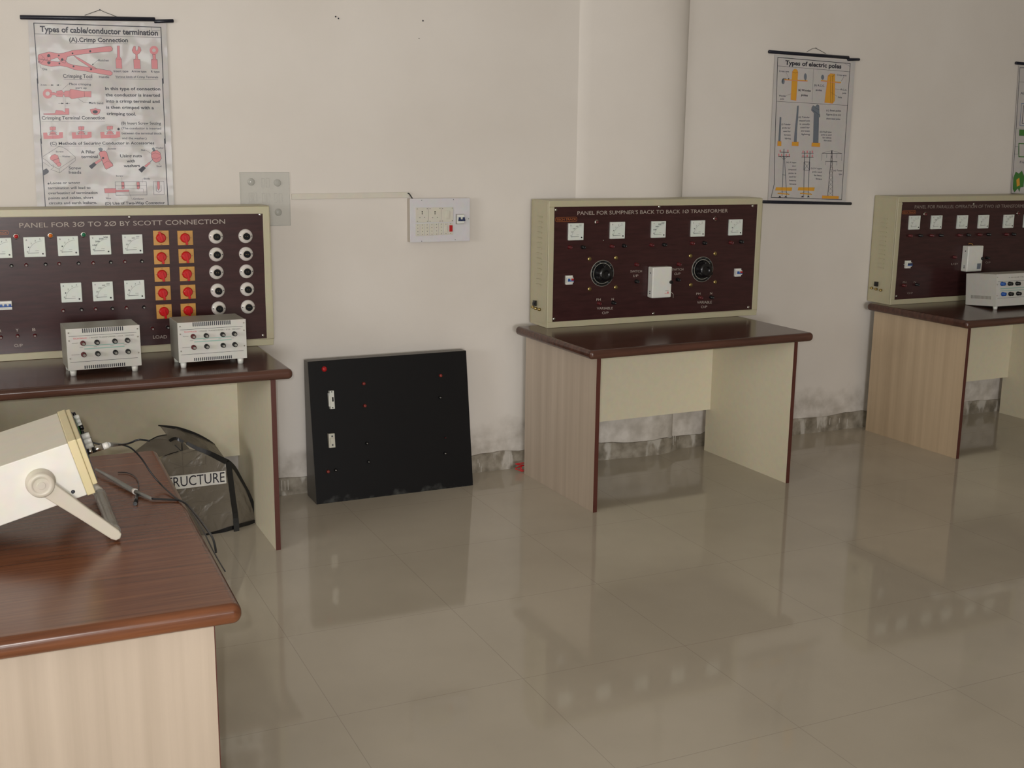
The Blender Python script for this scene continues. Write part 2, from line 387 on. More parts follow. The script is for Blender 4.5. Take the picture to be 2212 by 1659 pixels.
# ------------------------------------------------------------------ room shell
XL, XR, YF, ZC = -4.2, 8.6, -12.0, 3.1
prof = [(XL, 0), (2.735, 0), (2.755, -0.012), (2.80, -0.020), (2.90, -0.034), (3.0, -0.048), (3.08, -0.057), (3.14, -0.0615), (3.18, -0.062), (3.215, -0.0605),
        (3.245, -0.057), (3.275, -0.051), (3.30, -0.043), (3.322, -0.033), (3.340, -0.021), (3.353, -0.009), (3.358, 0), (XR, 0)]
b = MB()
front = [(x, y, z) for z in (0, ZC) for x, y in prof]; n = len(prof)
b.add(front, [(i, i + 1, n + i + 1, n + i) for i in range(1, n - 2)], M['wall'], True)
for xa, xb in ((XL, prof[1][0]), (prof[-2][0], XR)):      # flat stretches keep their own vertices
    b.add([(xa, -2e-5, 0), (xb, -2e-5, 0), (xb, -2e-5, ZC), (xa, -2e-5, ZC)], [(0, 1, 2, 3)], M['wall'])
b.box(XL, XR, 0.001, 0.12, 0, ZC, M['wall'])
wall = struct(b.build('wall_back'))
me = wall.data
b = MB(); b.box(XL - 0.12, XR + 0.12, YF - 0.12, 0.12, -0.1, 0, M['floor']); struct(b.build('floor'))
b = MB(); b.box(XL - 0.12, XR + 0.12, YF - 0.12, 0.12, ZC, ZC + 0.1, M['ceiling']); struct(b.build('ceiling'))
b = MB(); hy0, hy1 = -4.7, -2.5
b.box(XL - 0.12, XL, YF, hy0, 0, ZC, M['outer_wall']); b.box(XL - 0.12, XL, hy1, 0.12, 0, ZC, M['outer_wall'])
b.box(XL - 0.12, XL, hy0, hy1, 0, 1.1, M['outer_wall']); b.box(XL - 0.12, XL, hy0, hy1, 2.4, ZC, M['outer_wall']); struct(b.build('wall_left'))
b = MB()
for y0, y1, a, c in ((hy0, hy1, 1.1, 1.15), (hy0, hy1, 2.35, 2.4), (hy0, hy0 + .05, 1.1, 2.4), (hy1 - .05, hy1, 1.1, 2.4), (-3.625, -3.575, 1.1, 2.4)): b.box(XL - 0.08, XL - 0.03, y0, y1, a, c, M['white_plastic'])
struct(b.build('window_3'))
b = MB(); b.box(XR, XR + 0.12, YF, 0.12, 0, ZC, M['outer_wall']); struct(b.build('wall_right'))
# wall behind the camera, with two window openings
b = MB()
holes = [(-2.5, -0.7), (0.9, 2.7)]; z0, z1 = 1.1, 2.4
xs = [XL - 0.12] + [q for h in holes for q in h] + [XR + 0.12]
for i in range(0, len(xs), 2): b.box(xs[i], xs[i + 1], YF - 0.12, YF, 0, ZC, M['outer_wall'])
for h0, h1 in holes:
    b.box(h0, h1, YF - 0.12, YF, 0, z0, M['outer_wall']); b.box(h0, h1, YF - 0.12, YF, z1, ZC, M['outer_wall'])
struct(b.build('wall_front'))
for k, (h0, h1) in enumerate(holes):
    b = MB(); w = 0.05
    for x0, x1, a, c in ((h0, h1, z0, z0 + w), (h0, h1, z1 - w, z1), (h0, h0 + w, z0, z1), (h1 - w, h1, z0, z1), ((h0 + h1) / 2 - w / 2, (h0 + h1) / 2 + w / 2, z0, z1)):
        b.box(x0, x1, YF - 0.08, YF - 0.03, a, c, M['white_plastic'])
    struct(b.build('window_%d' % (k + 1)))
# skirting: follows the wall and the swelling of the pilaster, ragged upper edge
b = MB(); nx = 420; rows = []
def wall_y(x):
    for (xa, ya), (xb, yb) in zip(prof, prof[1:]):
        if xa <= x <= xb: return ya + (yb - ya) * (x - xa) / max(xb - xa, 1e-6)
    return 0
hgt = 0.085
xsk = [XL + (XR - XL) * i / nx for i in range(nx + 1)]
top = []; rag = 0.0
for x in xsk:
    rag = 0.8 * rag + random.uniform(-0.0035, 0.0035) if top else 0.0
    j = 0.004 * math.sin(x * 3.1) + 0.003 * math.sin(x * 13.7 + 1) + rag
    if 3.3 < x < 3.55: j -= 0.012
    top.append(hgt + j)
vs = []
for x, t in zip(xsk, top):
    y = min(wall_y(x), wall_y(x + 0.02), wall_y(x - 0.02)) - 0.007
    vs += [(x, y, 0), (x, y, t), (x, y + 0.006, t + 0.002), (x, 0.0, t + 0.002)]
fs = []
for i in range(nx):
    o = i * 4
    for k in range(3): fs.append((o + k, o + 4 + k, o + 5 + k, o + 1 + k))
b.add(vs, fs, M['skirting'])
b2 = b
# white scratches of plaster on the tiles
for x, z, l in ((1.22, .075, .05), (1.235, .07, .045), (1.25, .075, .05), (2.212, .07, .02), (2.22, .05, .022), (2.23, .03, .03), (2.36, .075, .022), (2.385, .078, .045), (2.40, .07, .02),
                (4.34, .075, .05), (4.43, .078, .04), (4.50, .07, .03), (4.56, .06, .03), (3.34, .085, .05), (3.36, .08, .03), (5.60, .08, .05)):
    y = min(wall_y(x), wall_y(x + .02), wall_y(x - .02)) - 0.0078
    b.box(x, x + 0.0022, y, y + 0.001, z - l, z, M['plaster'])
struct(b.build('baseboard_back'))

# ------------------------------------------------------------------ tables
ST, TD, TW, TT = 0.02, 0.677, 1.115, 0.042
def table(loc, rotz, label, outer, top, grp='study tables carrying the lab gear'):
    t = tag(empty('table', loc, rotz), label, 'table', grp)
    zb = 0.75 - TT
    for k, x0 in enumerate((0, TW - ST)):
        b = MB(); b.box(x0, x0 + ST, 0.0015, TD, 0, zb, M['cream_lam'], {'-x': outer if k == 0 else M['cream_lam'], '+x': outer if k == 1 else M['cream_lam'], '+y': M['edge']})
        p = b.build('side_panel', t, bevel=0.0006, seg=1)
        b = MB(); b.box(x0, x0 + ST, -0.0005, 0.0015, 0, zb, M['edge']); e = b.build('edge_band', p); e['label'] = 'dark brown edge band'
    b = MB(); b.box(ST, TW - ST, TD - 0.037, TD - 0.019, 0.234, zb, M['cream_lam']); b.build('modesty_panel', t)
    b = MB(); b.box(-0.060, TW + 0.060, -0.0455, TD + 0.0045, zb, 0.75, top)
    tp = b.build('tabletop', t, bevel=0.0185, seg=7, smooth_angle=True); tp['label'] = 'dark wood-look top with rounded edge'
    return t
table((2.43729, -0.79122, 0), 0.02831, 'dark-topped table in the middle with pale woodgrain side, carrying the Sumpner transformer panel', M['wood_front'], M['top'])
table((4.65728, -0.75158, 0), 0.02569, 'dark-topped table at the right edge of the photo with honey woodgrain side', M['wood_orange'], M['top'])
table((-0.07367, -0.71722, 0), 0.003, 'dark-topped table at the left against the wall, carrying two white transformer boxes', M['wood_front'], M['top'])
table((0.378, -2.9465, 0), math.pi / 2 - 0.0142, 'brown-topped table in the left foreground under the tilted oscilloscope', M['wood_front'], M['top_near'])

# ------------------------------------------------------------------ panel components
PW, PD = 1.2226, 0.188
PH_ALL = 0.600
BY = 0.004      # board face sits this far behind the frame face
def cabinet(t, ph, louvers=(), louver_y=()):
    fb = 0.0285
    b = MB()
    # open steel tray: four walls and back, with an inward front flange
    th = 0.012
    b.box(0, PW, 0.012, PD, 0, th, M['cabinet']); b.box(0, PW, 0.012, PD, ph - th, ph, M['cabinet'])
    b.box(0, th, 0.012, PD, th, ph - th, M['cabinet']); b.box(PW - th, PW, 0.012, PD, th, ph - th, M['cabinet'])
    b.box(th, PW - th, PD - 0.006, PD, th, ph - th, M['cabinet'])
    b.box(0, PW, 0, 0.012, 0, fb, M['cabinet']); b.box(0, PW, 0, 0.012, ph - fb, ph, M['cabinet'])
    b.box(0, fb, 0, 0.012, fb, ph - fb, M['cabinet']); b.box(PW - fb, PW, 0, 0.012, fb, ph - fb, M['cabinet'])
    c = b.build('cabinet', t, bevel=0.002)
    b = MB(); b.box(fb - 0.001, PW - fb + 0.001, BY, 0.011, fb - 0.001, ph - fb + 0.001, M['maroon'])
    board = b.build('face_board', t); board['label'] = 'dark maroon laminate face'
    return c, board

def meter(t, x, z, s=0.070, kind=0):
    b = MB(); y = BY - 0.012; h = s / 2
    b.box(x - h, x + h, y, BY, z - h, z + h, M['meter'])
    o = b.build('meter', t, bevel=0.002); 
    q = MB(); yy = y - 0.0006
    def at(fx, fz): return Vector((x + (fx - .5) * s, yy, z + (fz - .5) * s))
    # scale arc with figures, letter and zero line
    cx, cz, R = 0.86, 0.14, 0.66
    pts = [at(cx + R * math.cos(a), cz + R * math.sin(a)) for a in [math.radians(92 + 86 * i / 14) for i in range(15)]]
    for p1, p2 in zip(pts, pts[1:]):
        d = (p2 - p1).normalized(); nrm = Vector((-d.z, 0, d.x)) * 0.00035
        q.flat([p1 - nrm, p2 - nrm, p2 + nrm, p1 + nrm], M['mark'])
    figs = (['0', '50', '100', '200', '300'], ['0', '1', '2', '3', '5'], ['0', '100', '200', '250', '300'])[kind % 3]
    for i, sg in enumerate(figs):
        a = math.radians(172 - 74 * i / 4); p = at(cx + (R + .06) * math.cos(a), cz + (R + .06) * math.sin(a))
        w = 0.0042 * len(sg) * (1.4 if kind == 2 else 1)
        q.text(sg, p + Vector((-w / 2, 0, 0)), p + Vector((w / 2, 0, 0)), Vector((0, 0, 0.0055)), M['mark'], 0.02 if kind == 2 else 0)
    p = at(0.1, 0.82); q.text('V' if kind != 1 else 'A', p, p + Vector((0.005, 0, 0)), Vector((0, 0, 0.0065)), M['mark'], 0.02)
    p1, p2 = at(0.16, 0.2), at(0.68, 0.205); q.flat([p1, p2, p2 + Vector((0, 0, .0014)), p1 + Vector((0, 0, .0014))], M['mark'])
    p1, p2 = at(0.52, 0.31), at(0.68, 0.31); q.flat([p1, p2, p2 + Vector((0, 0, .0008)), p1 + Vector((0, 0, .0008))], M['mark'])
    q.build('dial_scale', o)
    q = MB(); q.lathe((x + .36 * s, y + 0.001, z - .34 * s), [(0.0034, 0), (0.0034, 0.002)], M['black'], n=12)
    q.build('zero_screw', o)
    return o
def terminal(t, x, z, m, r=0.0062, l=0.020, tip=None):
    b = MB(); b.lathe((x, BY, z), [(r * 1.15, 0), (r * 1.15, 0.003), (r, 0.004), (r * 0.95, l), (r * 0.55, l + 0.001), (r * 0.5, l - 0.006)], m, n=14,
                      mats=[m, m, m, m, tip or m, tip or m])
    return b.build('terminal', t)
def lamp(t, x, z, m):
    b = MB(); b.lathe((x, BY, z), [(0.0115, 0), (0.0115, 0.004), (0.0085, 0.005)], M['chrome'], n=16)
    o = b.build('indicator_lamp', t)
    q = MB(); q.lathe((x, BY - 0.005, z), [(0.0082, 0), (0.008, 0.005), (0.005, 0.009), (0.0012, 0.0105)], m, n=16); q.build('lens', o)
    return o
def screw(t, x, z, y=0.004, r=0.0065, m=None, name='screw'):
    m = m or M['chrome']
    b = MB(); b.lathe((x, y, z), [(r, 0), (r, 0.0008), (r * 0.85, 0.0025), (r * 0.3, 0.0038)], m, n=14)
    return b.build(name, t)
def breaker(t, x, z, w, h, n, cols, y=BY, d=0.022, label=None):
    b = MB(); b.box(x - w / 2, x + w / 2, y - d * .6, y, z - h / 2, z + h / 2, M['white_plastic']); b.box(x - w / 2, x + w / 2, y - d, y - d * .6, z - h * .28, z + h * .28, M['white_plastic'])
    o = b.build('circuit_breaker', t, bevel=0.001, seg=1)
    for k in range(n):
        cx = x - w / 2 + w * (k + .5) / n; q = MB()
        q.box(cx - w / n * .28, cx + w / n * .28, y - d - 0.009, y - d, z - h * .02, z + h * .2, cols[k % len(cols)]); q.build('toggle', o, bevel=0.001, seg=1)
    q = MB(); q.box(x - w * .42, x + w * .5, y - d - 0.005, y - d, z - h * .13, z - h * .02, M['blue']); q.build('toggle_bar', o, bevel=0.0008, seg=1)
    return o
def logo(b, x0, z0, x1, z1, y, framed=True, body='TECH TRACK'):
    """small firm's name plate line: lettering in a thin rounded frame"""
    if framed:
        r = (z1 - z0) * 0.35; pts = []
        for cx, cz, a0 in ((x1 - r, z1 - r, 0), (x0 + r, z1 - r, 90), (x0 + r, z0 + r, 180), (x1 - r, z0 + r, 270)):
            for i in range(5):
                a = math.radians(a0 + 90 * i / 4); pts.append(Vector((cx + r * math.cos(a), y, cz + r * math.sin(a))))
        for i in range(len(pts)):
            p1, p2 = pts[i], pts[(i + 1) % len(pts)]; d = (p2 - p1)
            if d.length < 1e-5: continue
            d.normalize(); nn = Vector((-d.z, 0, d.x)) * 0.0008; b.flat([p1 - nn, p2 - nn, p2 + nn, p1 + nn], M['orange_ink'])
    h = (z1 - z0) * 0.5; zc = (z0 + z1) / 2 - h / 2
    b.text(body, (x0 + .004, y, zc), (x1 - .004, y, zc), (0, 0, h), M['orange_ink'], 0.0)
def switch_box(t, fr, x0, x1, z0, z1, y0, d, name='switch_box', wire=None, patch=False):
    b = MB(); b.box(x0, x1, y0 - d, y0, z0, z1, M['white_plastic']); o = b.build(name, t, bevel=0.006, seg=3); o['label'] = 'white plastic switch box'
    q = MB(); q.lathe((x1 - 0.006, y0 - d, z0 + (z1 - z0) * .5), [(0.009, 0), (0.009, 0.006), (0.007, 0.012)], M['black'], n=16); q.build('knob', o)
    q = MB()
    if patch: q.box(x1 - .04, x1 - .012, y0 - d - .0012, y0 - d, z0 + .014, z0 + .046, M['ink_grey'])
    else:
        q.box(x1 - .040, x1 - .014, y0 - d - .0008, y0 - d, z0 + .020, z0 + .0215, M['red_ink']); q.box(x1 - .036, x1 - .018, y0 - d - .0008, y0 - d, z0 + .034, z0 + .0355, M['mark'])
        q.box(x1 - .024, x1 - .018, y0 - d - .0008, y0 - d, z0 + .022, z0 + .030, M['red_ink'])
    q.build('sticker', o)
    for zz in (z1 - .03, z0 + .032, z0 + .022):
        q = MB(); q.lathe((x0, y0 - d * .55, zz), [(0.0035, -0.0002), (0.0035, -0.001)], M['mark'], axis='x', n=10); q.build('knockout', o)
    return o
def side_fittings(t, zs, holders, louv):
    b = MB(); b.box(-0.012, 0, zs[0] - .011, zs[0] + .011, zs[1] - .013, zs[1] + .013, M['black']); o = b.build('rocker_switch', t, bevel=0.001, seg=1)
    q = MB(); q.box(-0.016, -0.012, zs[0] - .007, zs[0] + .007, zs[1] - .009, zs[1] + .003, M['black']); q.build('rocker', o)
    for y, z in holders:
        q = MB(); q.lathe((0, y, z), [(0.0075, 0), (0.0075, -0.004), (0.006, -0.012), (0.003, -0.0125)], M['brass'], axis='x', n=14); q.build('fuse_holder', t)
    q = MB()
    for z in louv: q.box(-0.003, 0.0, 0.075, 0.125, z - .003, z + .0015, M['cabinet'])
    q.build('louvers', t)['label'] = 'pressed ventilation louvers'

# ------------------------------------------------------------------ left panel (Scott connection)
rotL = -0.012; oL = (1.15748 - PW * math.cos(rotL), -0.20591 - PW * math.sin(rotL), 0.7503)
fL = Fr(oL, rotL); PH = 0.5956
t = tag(empty('test_console', oL, rotL), 'maroon lab panel titled SCOTT CONNECTION with yellow switch plates and lamp sockets', 'control panel')
cabinet(t, PH)
SURF = BY - 0.0006
cL = Crop(fL, 0, 430, 3.568, SURF); cLz = Crop(fL, 0, 490, 6.703, BY - 0.01); cLk = Crop(fL, 320, 470, 6.636, BY)
b = MB()
cL.text(b, 'PANEL FOR 3Ø TO 2Ø BY SCOTT CONNECTION', 150, 222, 1735, 190, 38, M['engrave'])
o = b.build('title_lettering', t)
b = MB()
for s_, x, y, w, h in (('R', -8, 1028, 20, 22), ('Y', 122, 1022, 22, 22), ('B', 250, 1018, 24, 24), ('O/P', 110, 1140, 66, 22), ('LOAD', 1180, 1076, 108, 26)):
    b = MB(); cL.text(b, s_, x, y, x + w, y - 2, h, M['engrave']); b.build('lettering', t)
b = MB(); x0, z0 = cL(-125, 278); x1, z1 = cL(62, 243); logo(b, x0, z0, x1, z1, SURF); b.build('maker_mark', t)
mk = [1, 1, 1, 2, 0, 1, 0, 1]
for k, (x, y) in enumerate(((15, 308), (502, 293), (987, 278), (1457, 262), (1922, 251), (1035, 952), (1492, 935), (1950, 912))):
    px, pz = cLz(x, y); meter(t, px, pz, 0.0785, mk[k])
for (x, y), m in zip(((235, 140), (732, 128), (1212, 115)), ('red', 'orange', 'green')):
    px, pz = cLz(x, y); lamp(t, px, pz, M[m])
tl = [(165, 565), (380, 555), (660, 545), (857, 535), (1138, 530), (1350, 525), (1605, 515), (1808, 505), (2055, 500),
      (915, 1215), (1180, 1200), (1385, 1190), (1630, 1185), (1833, 1175), (2085, 1165)]
tc_ = 'brbrbrbrb' + 'rbrbrb'
for (x, y), c in zip(tl, tc_):
    px, pz = cLz(x, y); terminal(t, px, pz, M['black'] if c == 'b' else M['dark_red'], tip=M['grey_metal'])
for (x, y), c in zip(((2, 729), (38, 726), (75.4, 725), (330, 710), (363, 707.5)), 'rrrrb'):
    px, pz = fL.px(x, y, BY - .01); terminal(t, px, pz, M['black'] if c == 'b' else M['dark_red'], tip=M['grey_metal'])
px, pz = fL.px(7, 661, BY - .02); breaker(t, px, pz, 0.064, 0.034, 4, [M['blue']])
rows1 = [(185, 290), (193, 562), (200, 815), (212, 1080), (228, 1345)]; rows2 = [(530, 290), (545, 550), (558, 805), (570, 1063), (575, 1330)]
for ci, rows in enumerate((rows1, rows2)):
    for ri, (x, y) in enumerate(rows):
        px, pz = cLk(x, y); s = 0.0615
        b = MB(); b.box(px - s / 2, px + s / 2, BY - 0.004, BY, pz - s * .48, pz + s * .48, M['yellow_plate'])
        for fx, fz, w, h in ((-.42, 0, .08, .02), (.34, 0, .08, .02), (-.06, .40, .12, .02), (-.06, -.44, .12, .02)):
            b.box(px + fx * s, px + (fx + w) * s, BY - 0.0046, BY - 0.004, pz + (fz - h / 2) * s, pz + (fz + h / 2) * s, M['mark'])
        o = b.build('rotary_switch', t, bevel=0.0003, seg=1); o['label'] = 'yellow plate switch with red knob'
        q = MB(); kx, kz = px - 0.001, pz
        q.lathe((kx, BY - 0.004, kz), [(0.0200, 0), (0.0200, 0.003), (0.0185, 0.005), (0.0175, 0.014), (0.0150, 0.016)], M['red_knob'], n=24)
        ang = math.radians(108 if (ci == 0 and ri == 0) else -80)
        c, sn = math.cos(ang), math.sin(ang); pts = []
        for a, w in ((-0.012, -0.0055), (0.0265, -0.0048), (0.0285, 0), (0.0265, 0.0048), (-0.012, 0.0055)):
            pts.append((kx + c * a - sn * w, kz + sn * a + c * w))
        q.prism(pts, BY - 0.026, BY - 0.012, M['red_knob'])
        q.build('knob', o, bevel=0.0012)
sk1 = [(970, 272), (975, 528), (978, 782), (995, 1045), (1010, 1300)]; sk2 = [(1395, 265), (1402, 520), (1408, 770), (1418, 1025), (1430, 1278)]
for rows in (sk1, sk2):
    for x, y in rows:
        px, pz = cLk(x, y); b = MB()
        b.lathe((px, BY, pz), [(0.0300, 0), (0.0298, 0.003), (0.0275, 0.0075), (0.0195, 0.011), (0.0165, 0.012), (0.0150, 0.020), (0.0142, 0.0205), (0.0138, 0.034), (0.0122, 0.034), (0.0118, 0.014)], M['socket'], n=32,
                mats=[M['socket']] * 4 + [M['pvc']] * 2 + [M['bore']] * 4)
        o = b.build('lamp_socket', t); o['label'] = 'round cream lamp socket with black bore'
        q = MB(); q.lathe((px, BY - 0.013, pz), [(0.0122, 0), (0.0122, 0.010)], M['bore'], n=20)
        q.lathe((px - .004, BY - 0.023, pz), [(0.0011, 0), (0.0011, 0.003)], M['brass'], n=8); q.lathe((px + .004, BY - 0.023, pz), [(0.0011, 0), (0.0011, 0.003)], M['brass'], n=8)
        q.build('bore', o)
        for sg in (-1, 1): screw(o, px + sg * 0.0240, pz, BY - 0.0088, 0.0022, M['mark'])
for u, v in ((561.4, 463.6), (568, 724.3), (279.7, 468.7)):
    px, pz = fL.px(u, v, BY); screw(t, px, pz, BY)

# ------------------------------------------------------------------ middle panel (Sumpner)
rotM = -0.00262; oM = (2.47357, -0.23041, 0.7503); fM = Fr(oM, rotM); PH = 0.604
t = tag(empty('test_console', oM, rotM), "maroon lab panel titled SUMPNER'S BACK TO BACK with two round black dials", 'control panel')
cabinet(t, PH)
cM = Crop(fM, 1130, 400, 4.022, SURF); K = lambda x, y, d=0.0: cM(x, y, BY - d)
b = MB(); cM.text(b, "PANEL FOR SUMPNER'S BACK TO BACK 1Ø TRANSFORMER", 472, 259, 1778, 237, 33, M['engrave']); b.build('title_lettering', t)
b = MB(); x0, z0 = cM(283, 318); x1, z1 = cM(468, 277); logo(b, x0, z0, x1, z1, SURF); b.build('maker_mark', t)
for s_, xc, yb, w, h in (('SWITCH', 982, 758, 100, 20), ('I/P', 980, 797, 42, 20), ('SWITCH', 1343, 742, 98, 20), ('O/P', 1340, 780, 54, 20), ('PH', 655, 1005, 38, 22), ('N', 778, 1000, 20, 20),
                      ('VARIABLE', 710, 1080, 138, 22), ('O/P', 714, 1120, 56, 22), ('PH', 1522, 953, 36, 20), ('N', 1633, 949, 18, 20), ('VARIABLE', 1575, 1028, 128, 22), ('O/P', 1572, 1068, 54, 22)):
    b = MB(); cM.text(b, s_, xc - w / 2, yb + 1, xc + w / 2, yb - 1, h, M['engrave']); b.build('lettering', t)
for k, (x, y) in enumerate(((462, 405), (823, 393), (1180, 385), (1522, 377), (1850, 367))):
    px, pz = K(x, y, .012); meter(t, px, pz, 0.081, (0, 1, 2, 1, 1)[k])
for x, y in ((645, 322), (1675, 292)): px, pz = K(x, y, .008); lamp(t, px, pz, M['dark_red'])
for (x, y), c in zip(((410, 540), (525, 540), (775, 532), (882, 528), (1120, 520), (1232, 518), (1475, 505), (1580, 503), (1810, 500), (1900, 492), (990, 690), (992, 838), (1358, 688), (1350, 822), (665, 1028), (790, 1023), (1545, 978), (1642, 975)), 'rb' * 9):
    px, pz = K(x, y, .012); terminal(t, px, pz, M['black'] if c == 'b' else M['dark_red'], 0.0085, 0.022)
for x, y in ((690, 766), (1560, 732)):
    px, pz = K(x, y, .004); b = MB()
    b.lathe((px, BY, pz), [(0.0640, 0), (0.0640, 0.003), (0.0618, 0.0036), (0.051, 0.0036), (0.0485, 0.0036), (0.001, 0.0036)], M['black'], n=48,
            mats=[M['grey_metal'], M['grey_metal'], M['black'], M['grey_metal'], M['black'], M['black']])
    o = b.build('dial', t); o['label'] = 'round black dial plate with silver rim'
    q = MB()
    for i in range(10):
        a = math.radians(235 - 290 * i / 9); cx, cz = px + 0.0565 * math.cos(a), pz + 0.0565 * math.sin(a); sg = str(i * 30)
        w = 0.0035 * len(sg); q.text(sg, (cx - w / 2, BY - 0.0042, cz - .002), (cx + w / 2, BY - 0.0042, cz - .002), (0, 0, 0.0045), M['ink_grey'])
    q.build('dial_figures', o)
    q = MB(); q.lathe((px, BY - 0.0036, pz), [(0.041, 0), (0.042, 0.006), (0.039, 0.012), (0.036, 0.034), (0.032, 0.039), (0.013, 0.040), (0.012, 0.038), (0.001, 0.038)], M['black'], n=36)
    for i in range(3):
        a = math.radians(90 + 120 * i); q.lathe((px + .035 * math.cos(a), BY - 0.004, pz + .035 * math.sin(a)), [(0.0105, 0), (0.0105, 0.032), (0.008, 0.037)], M['black'], n=16)
    q.build('knob', o)
for x, y in ((577, 642), (807, 632), (577, 903), (805, 888), (1455, 615), (1668, 595), (1457, 867), (1668, 842)):
    px, pz = K(x, y); screw(t, px, pz, BY, 0.0105, M['brass'])
px, pz = K(697, 480); screw(t, px, pz, BY, 0.0035, M['chrome'])
px, pz = K(405, 825, .015); breaker(t, px, pz, 0.036, 0.043, 2, [M['blue'], M['red']])
px, pz = K(1872, 760, .015); breaker(t, px, pz, 0.036, 0.041, 2, [M['blue'], M['red']])
d = 0.048; x0, z1 = cM(1130, 712, BY - d); x1, z0 = cM(1287, 975, BY - d); _, z1 = cM(1285, 708, BY - d)
bx = switch_box(t, fM, x0, x1, z0, z1, BY, d)
q = MB(); a = cM.p3(1287, 930, BY - .02); e = cM.p3(1303, 978, BY - .015)
q.tube([a, (a + e) / 2 + Vector((.006, 0, .004)), e], 0.0012, M['pvc'], n=6); q.build('pull_cord', bx)
for x, y in ((285, 215), (1183, 187), (1995, 180), (268, 1163), (1132, 1115), (1957, 1060)):
    px, pz = K(x, y); screw(t, px, pz, BY, 0.0075)
side_fittings(t, (0.128, 0.105), [(0.150, 0.083), (0.118, 0.080), (0.080, 0.080)][0:3], [0.20 + i * 0.025 for i in range(14)])

# ------------------------------------------------------------------ right panel (parallel operation)
rotR = -0.0041; oR = (4.6424, -0.19019 - 0.003, 0.7503); fR = Fr(oR, rotR); PH = 0.599
t = tag(empty('test_console', oR, rotR), 'maroon lab panel titled PARALLEL OPERATION on the table at the right edge', 'control panel')
cabinet(t, PH)
cR = Crop(fR, 1850, 400, 5.53, SURF); K = lambda x, y, d=0.0: cR(x, y, BY - d)
b = MB(); a = cR.p3(695, 280); e = cR.p3(2002, 268); ex = (e - a) / (2002 - 695) 
s_vis = 'PANEL FOR PARALLEL OPERATION OF TWO 1Ø TRANSFORM'; full = s_vis + 'ERS'
w1 = glyphs(s_vis)[2]; w2 = glyphs(full)[2]
b.text(full, a, Vector((a.x + (e.x - a.x) * 1.0 * w2 / w1 * 0.985, a.y, a.z + (e.z - a.z) * w2 / w1 * .985)), (0, 0, (cR.p3(695, 240) - a).length), M['engrave_dim']); b.build('title_lettering', t)
b = MB(); x0, z0 = cR(545, 345); x1, z1 = cR(712, 305); logo(b, x0, z0, x1, z1, SURF); b.build('maker_mark', t)
for s_, xc, yb, w, h in (('I/P', 1170, 955, 80, 24), ('O/P', 1570, 935, 60, 22), ('PH', 575, 1170, 40, 22), ('N', 698, 1168, 26, 22), ('O/P', 640, 1300, 66, 22)):
    b = MB(); cR.text(b, s_, xc - w / 2, yb, xc + w / 2, yb, h, M['engrave_dim']); b.build('lettering', t)
for k, x in enumerate((700, 963, 1272, 1525, 1825, 2065)):
    px, pz = K(x, 448 - 16 * k / 4, .012); meter(t, px, pz, 0.077, (1, 0, 1, 1, 0, 1)[k])
for x, y in ((830, 347), (1940, 338)): px, pz = K(x, y, .008); lamp(t, px, pz, M['dark_red'])
for (x, y), c in zip(((650, 605), (770, 603), (905, 602), (1015, 600), (1240, 598), (1345, 596), (1480, 592), (1585, 590), (1800, 588), (1885, 586), (575, 1200), (730, 1190), (1180, 860), (1570, 870)), 'rb' * 7):
    px, pz = K(x, y, .012); terminal(t, px, pz, M['black'] if c == 'b' else M['dark_red'], 0.008, 0.022)
px, pz = K(625, 948, .015); breaker(t, px, pz, 0.036, 0.043, 2, [M['navy'], M['navy']]); px, pz = K(565, 945); screw(t, px, pz, BY, .003)
d = 0.048; x0, _ = cR(1345, 725, BY - d); x1, z1 = cR(1525, 722, BY - d); _, z0 = cR(1520, 1027, BY - d)
bx = switch_box(t, fR, x0, x1, z0, z1, BY, d, patch=True)
q = MB(); q.tube([cR.p3(1338, 706, BY - .012), cR.p3(1352, 694, BY - .014), cR.p3(1378, 698, BY - .018), cR.p3(1396, 722, BY - .02)], 0.0016, M['yellow_plate'], n=6); q.build('wire_loop', bx)
for x, y in ((545, 225), (1400, 224), (478, 1325)): px, pz = K(x, y); screw(t, px, pz, BY, .0065)
side_fittings(t, (0.118, 0.105), [(0.155, 0.078), (0.118, 0.076), (0.080, 0.074)], [0.20 + i * 0.025 for i in range(12)])

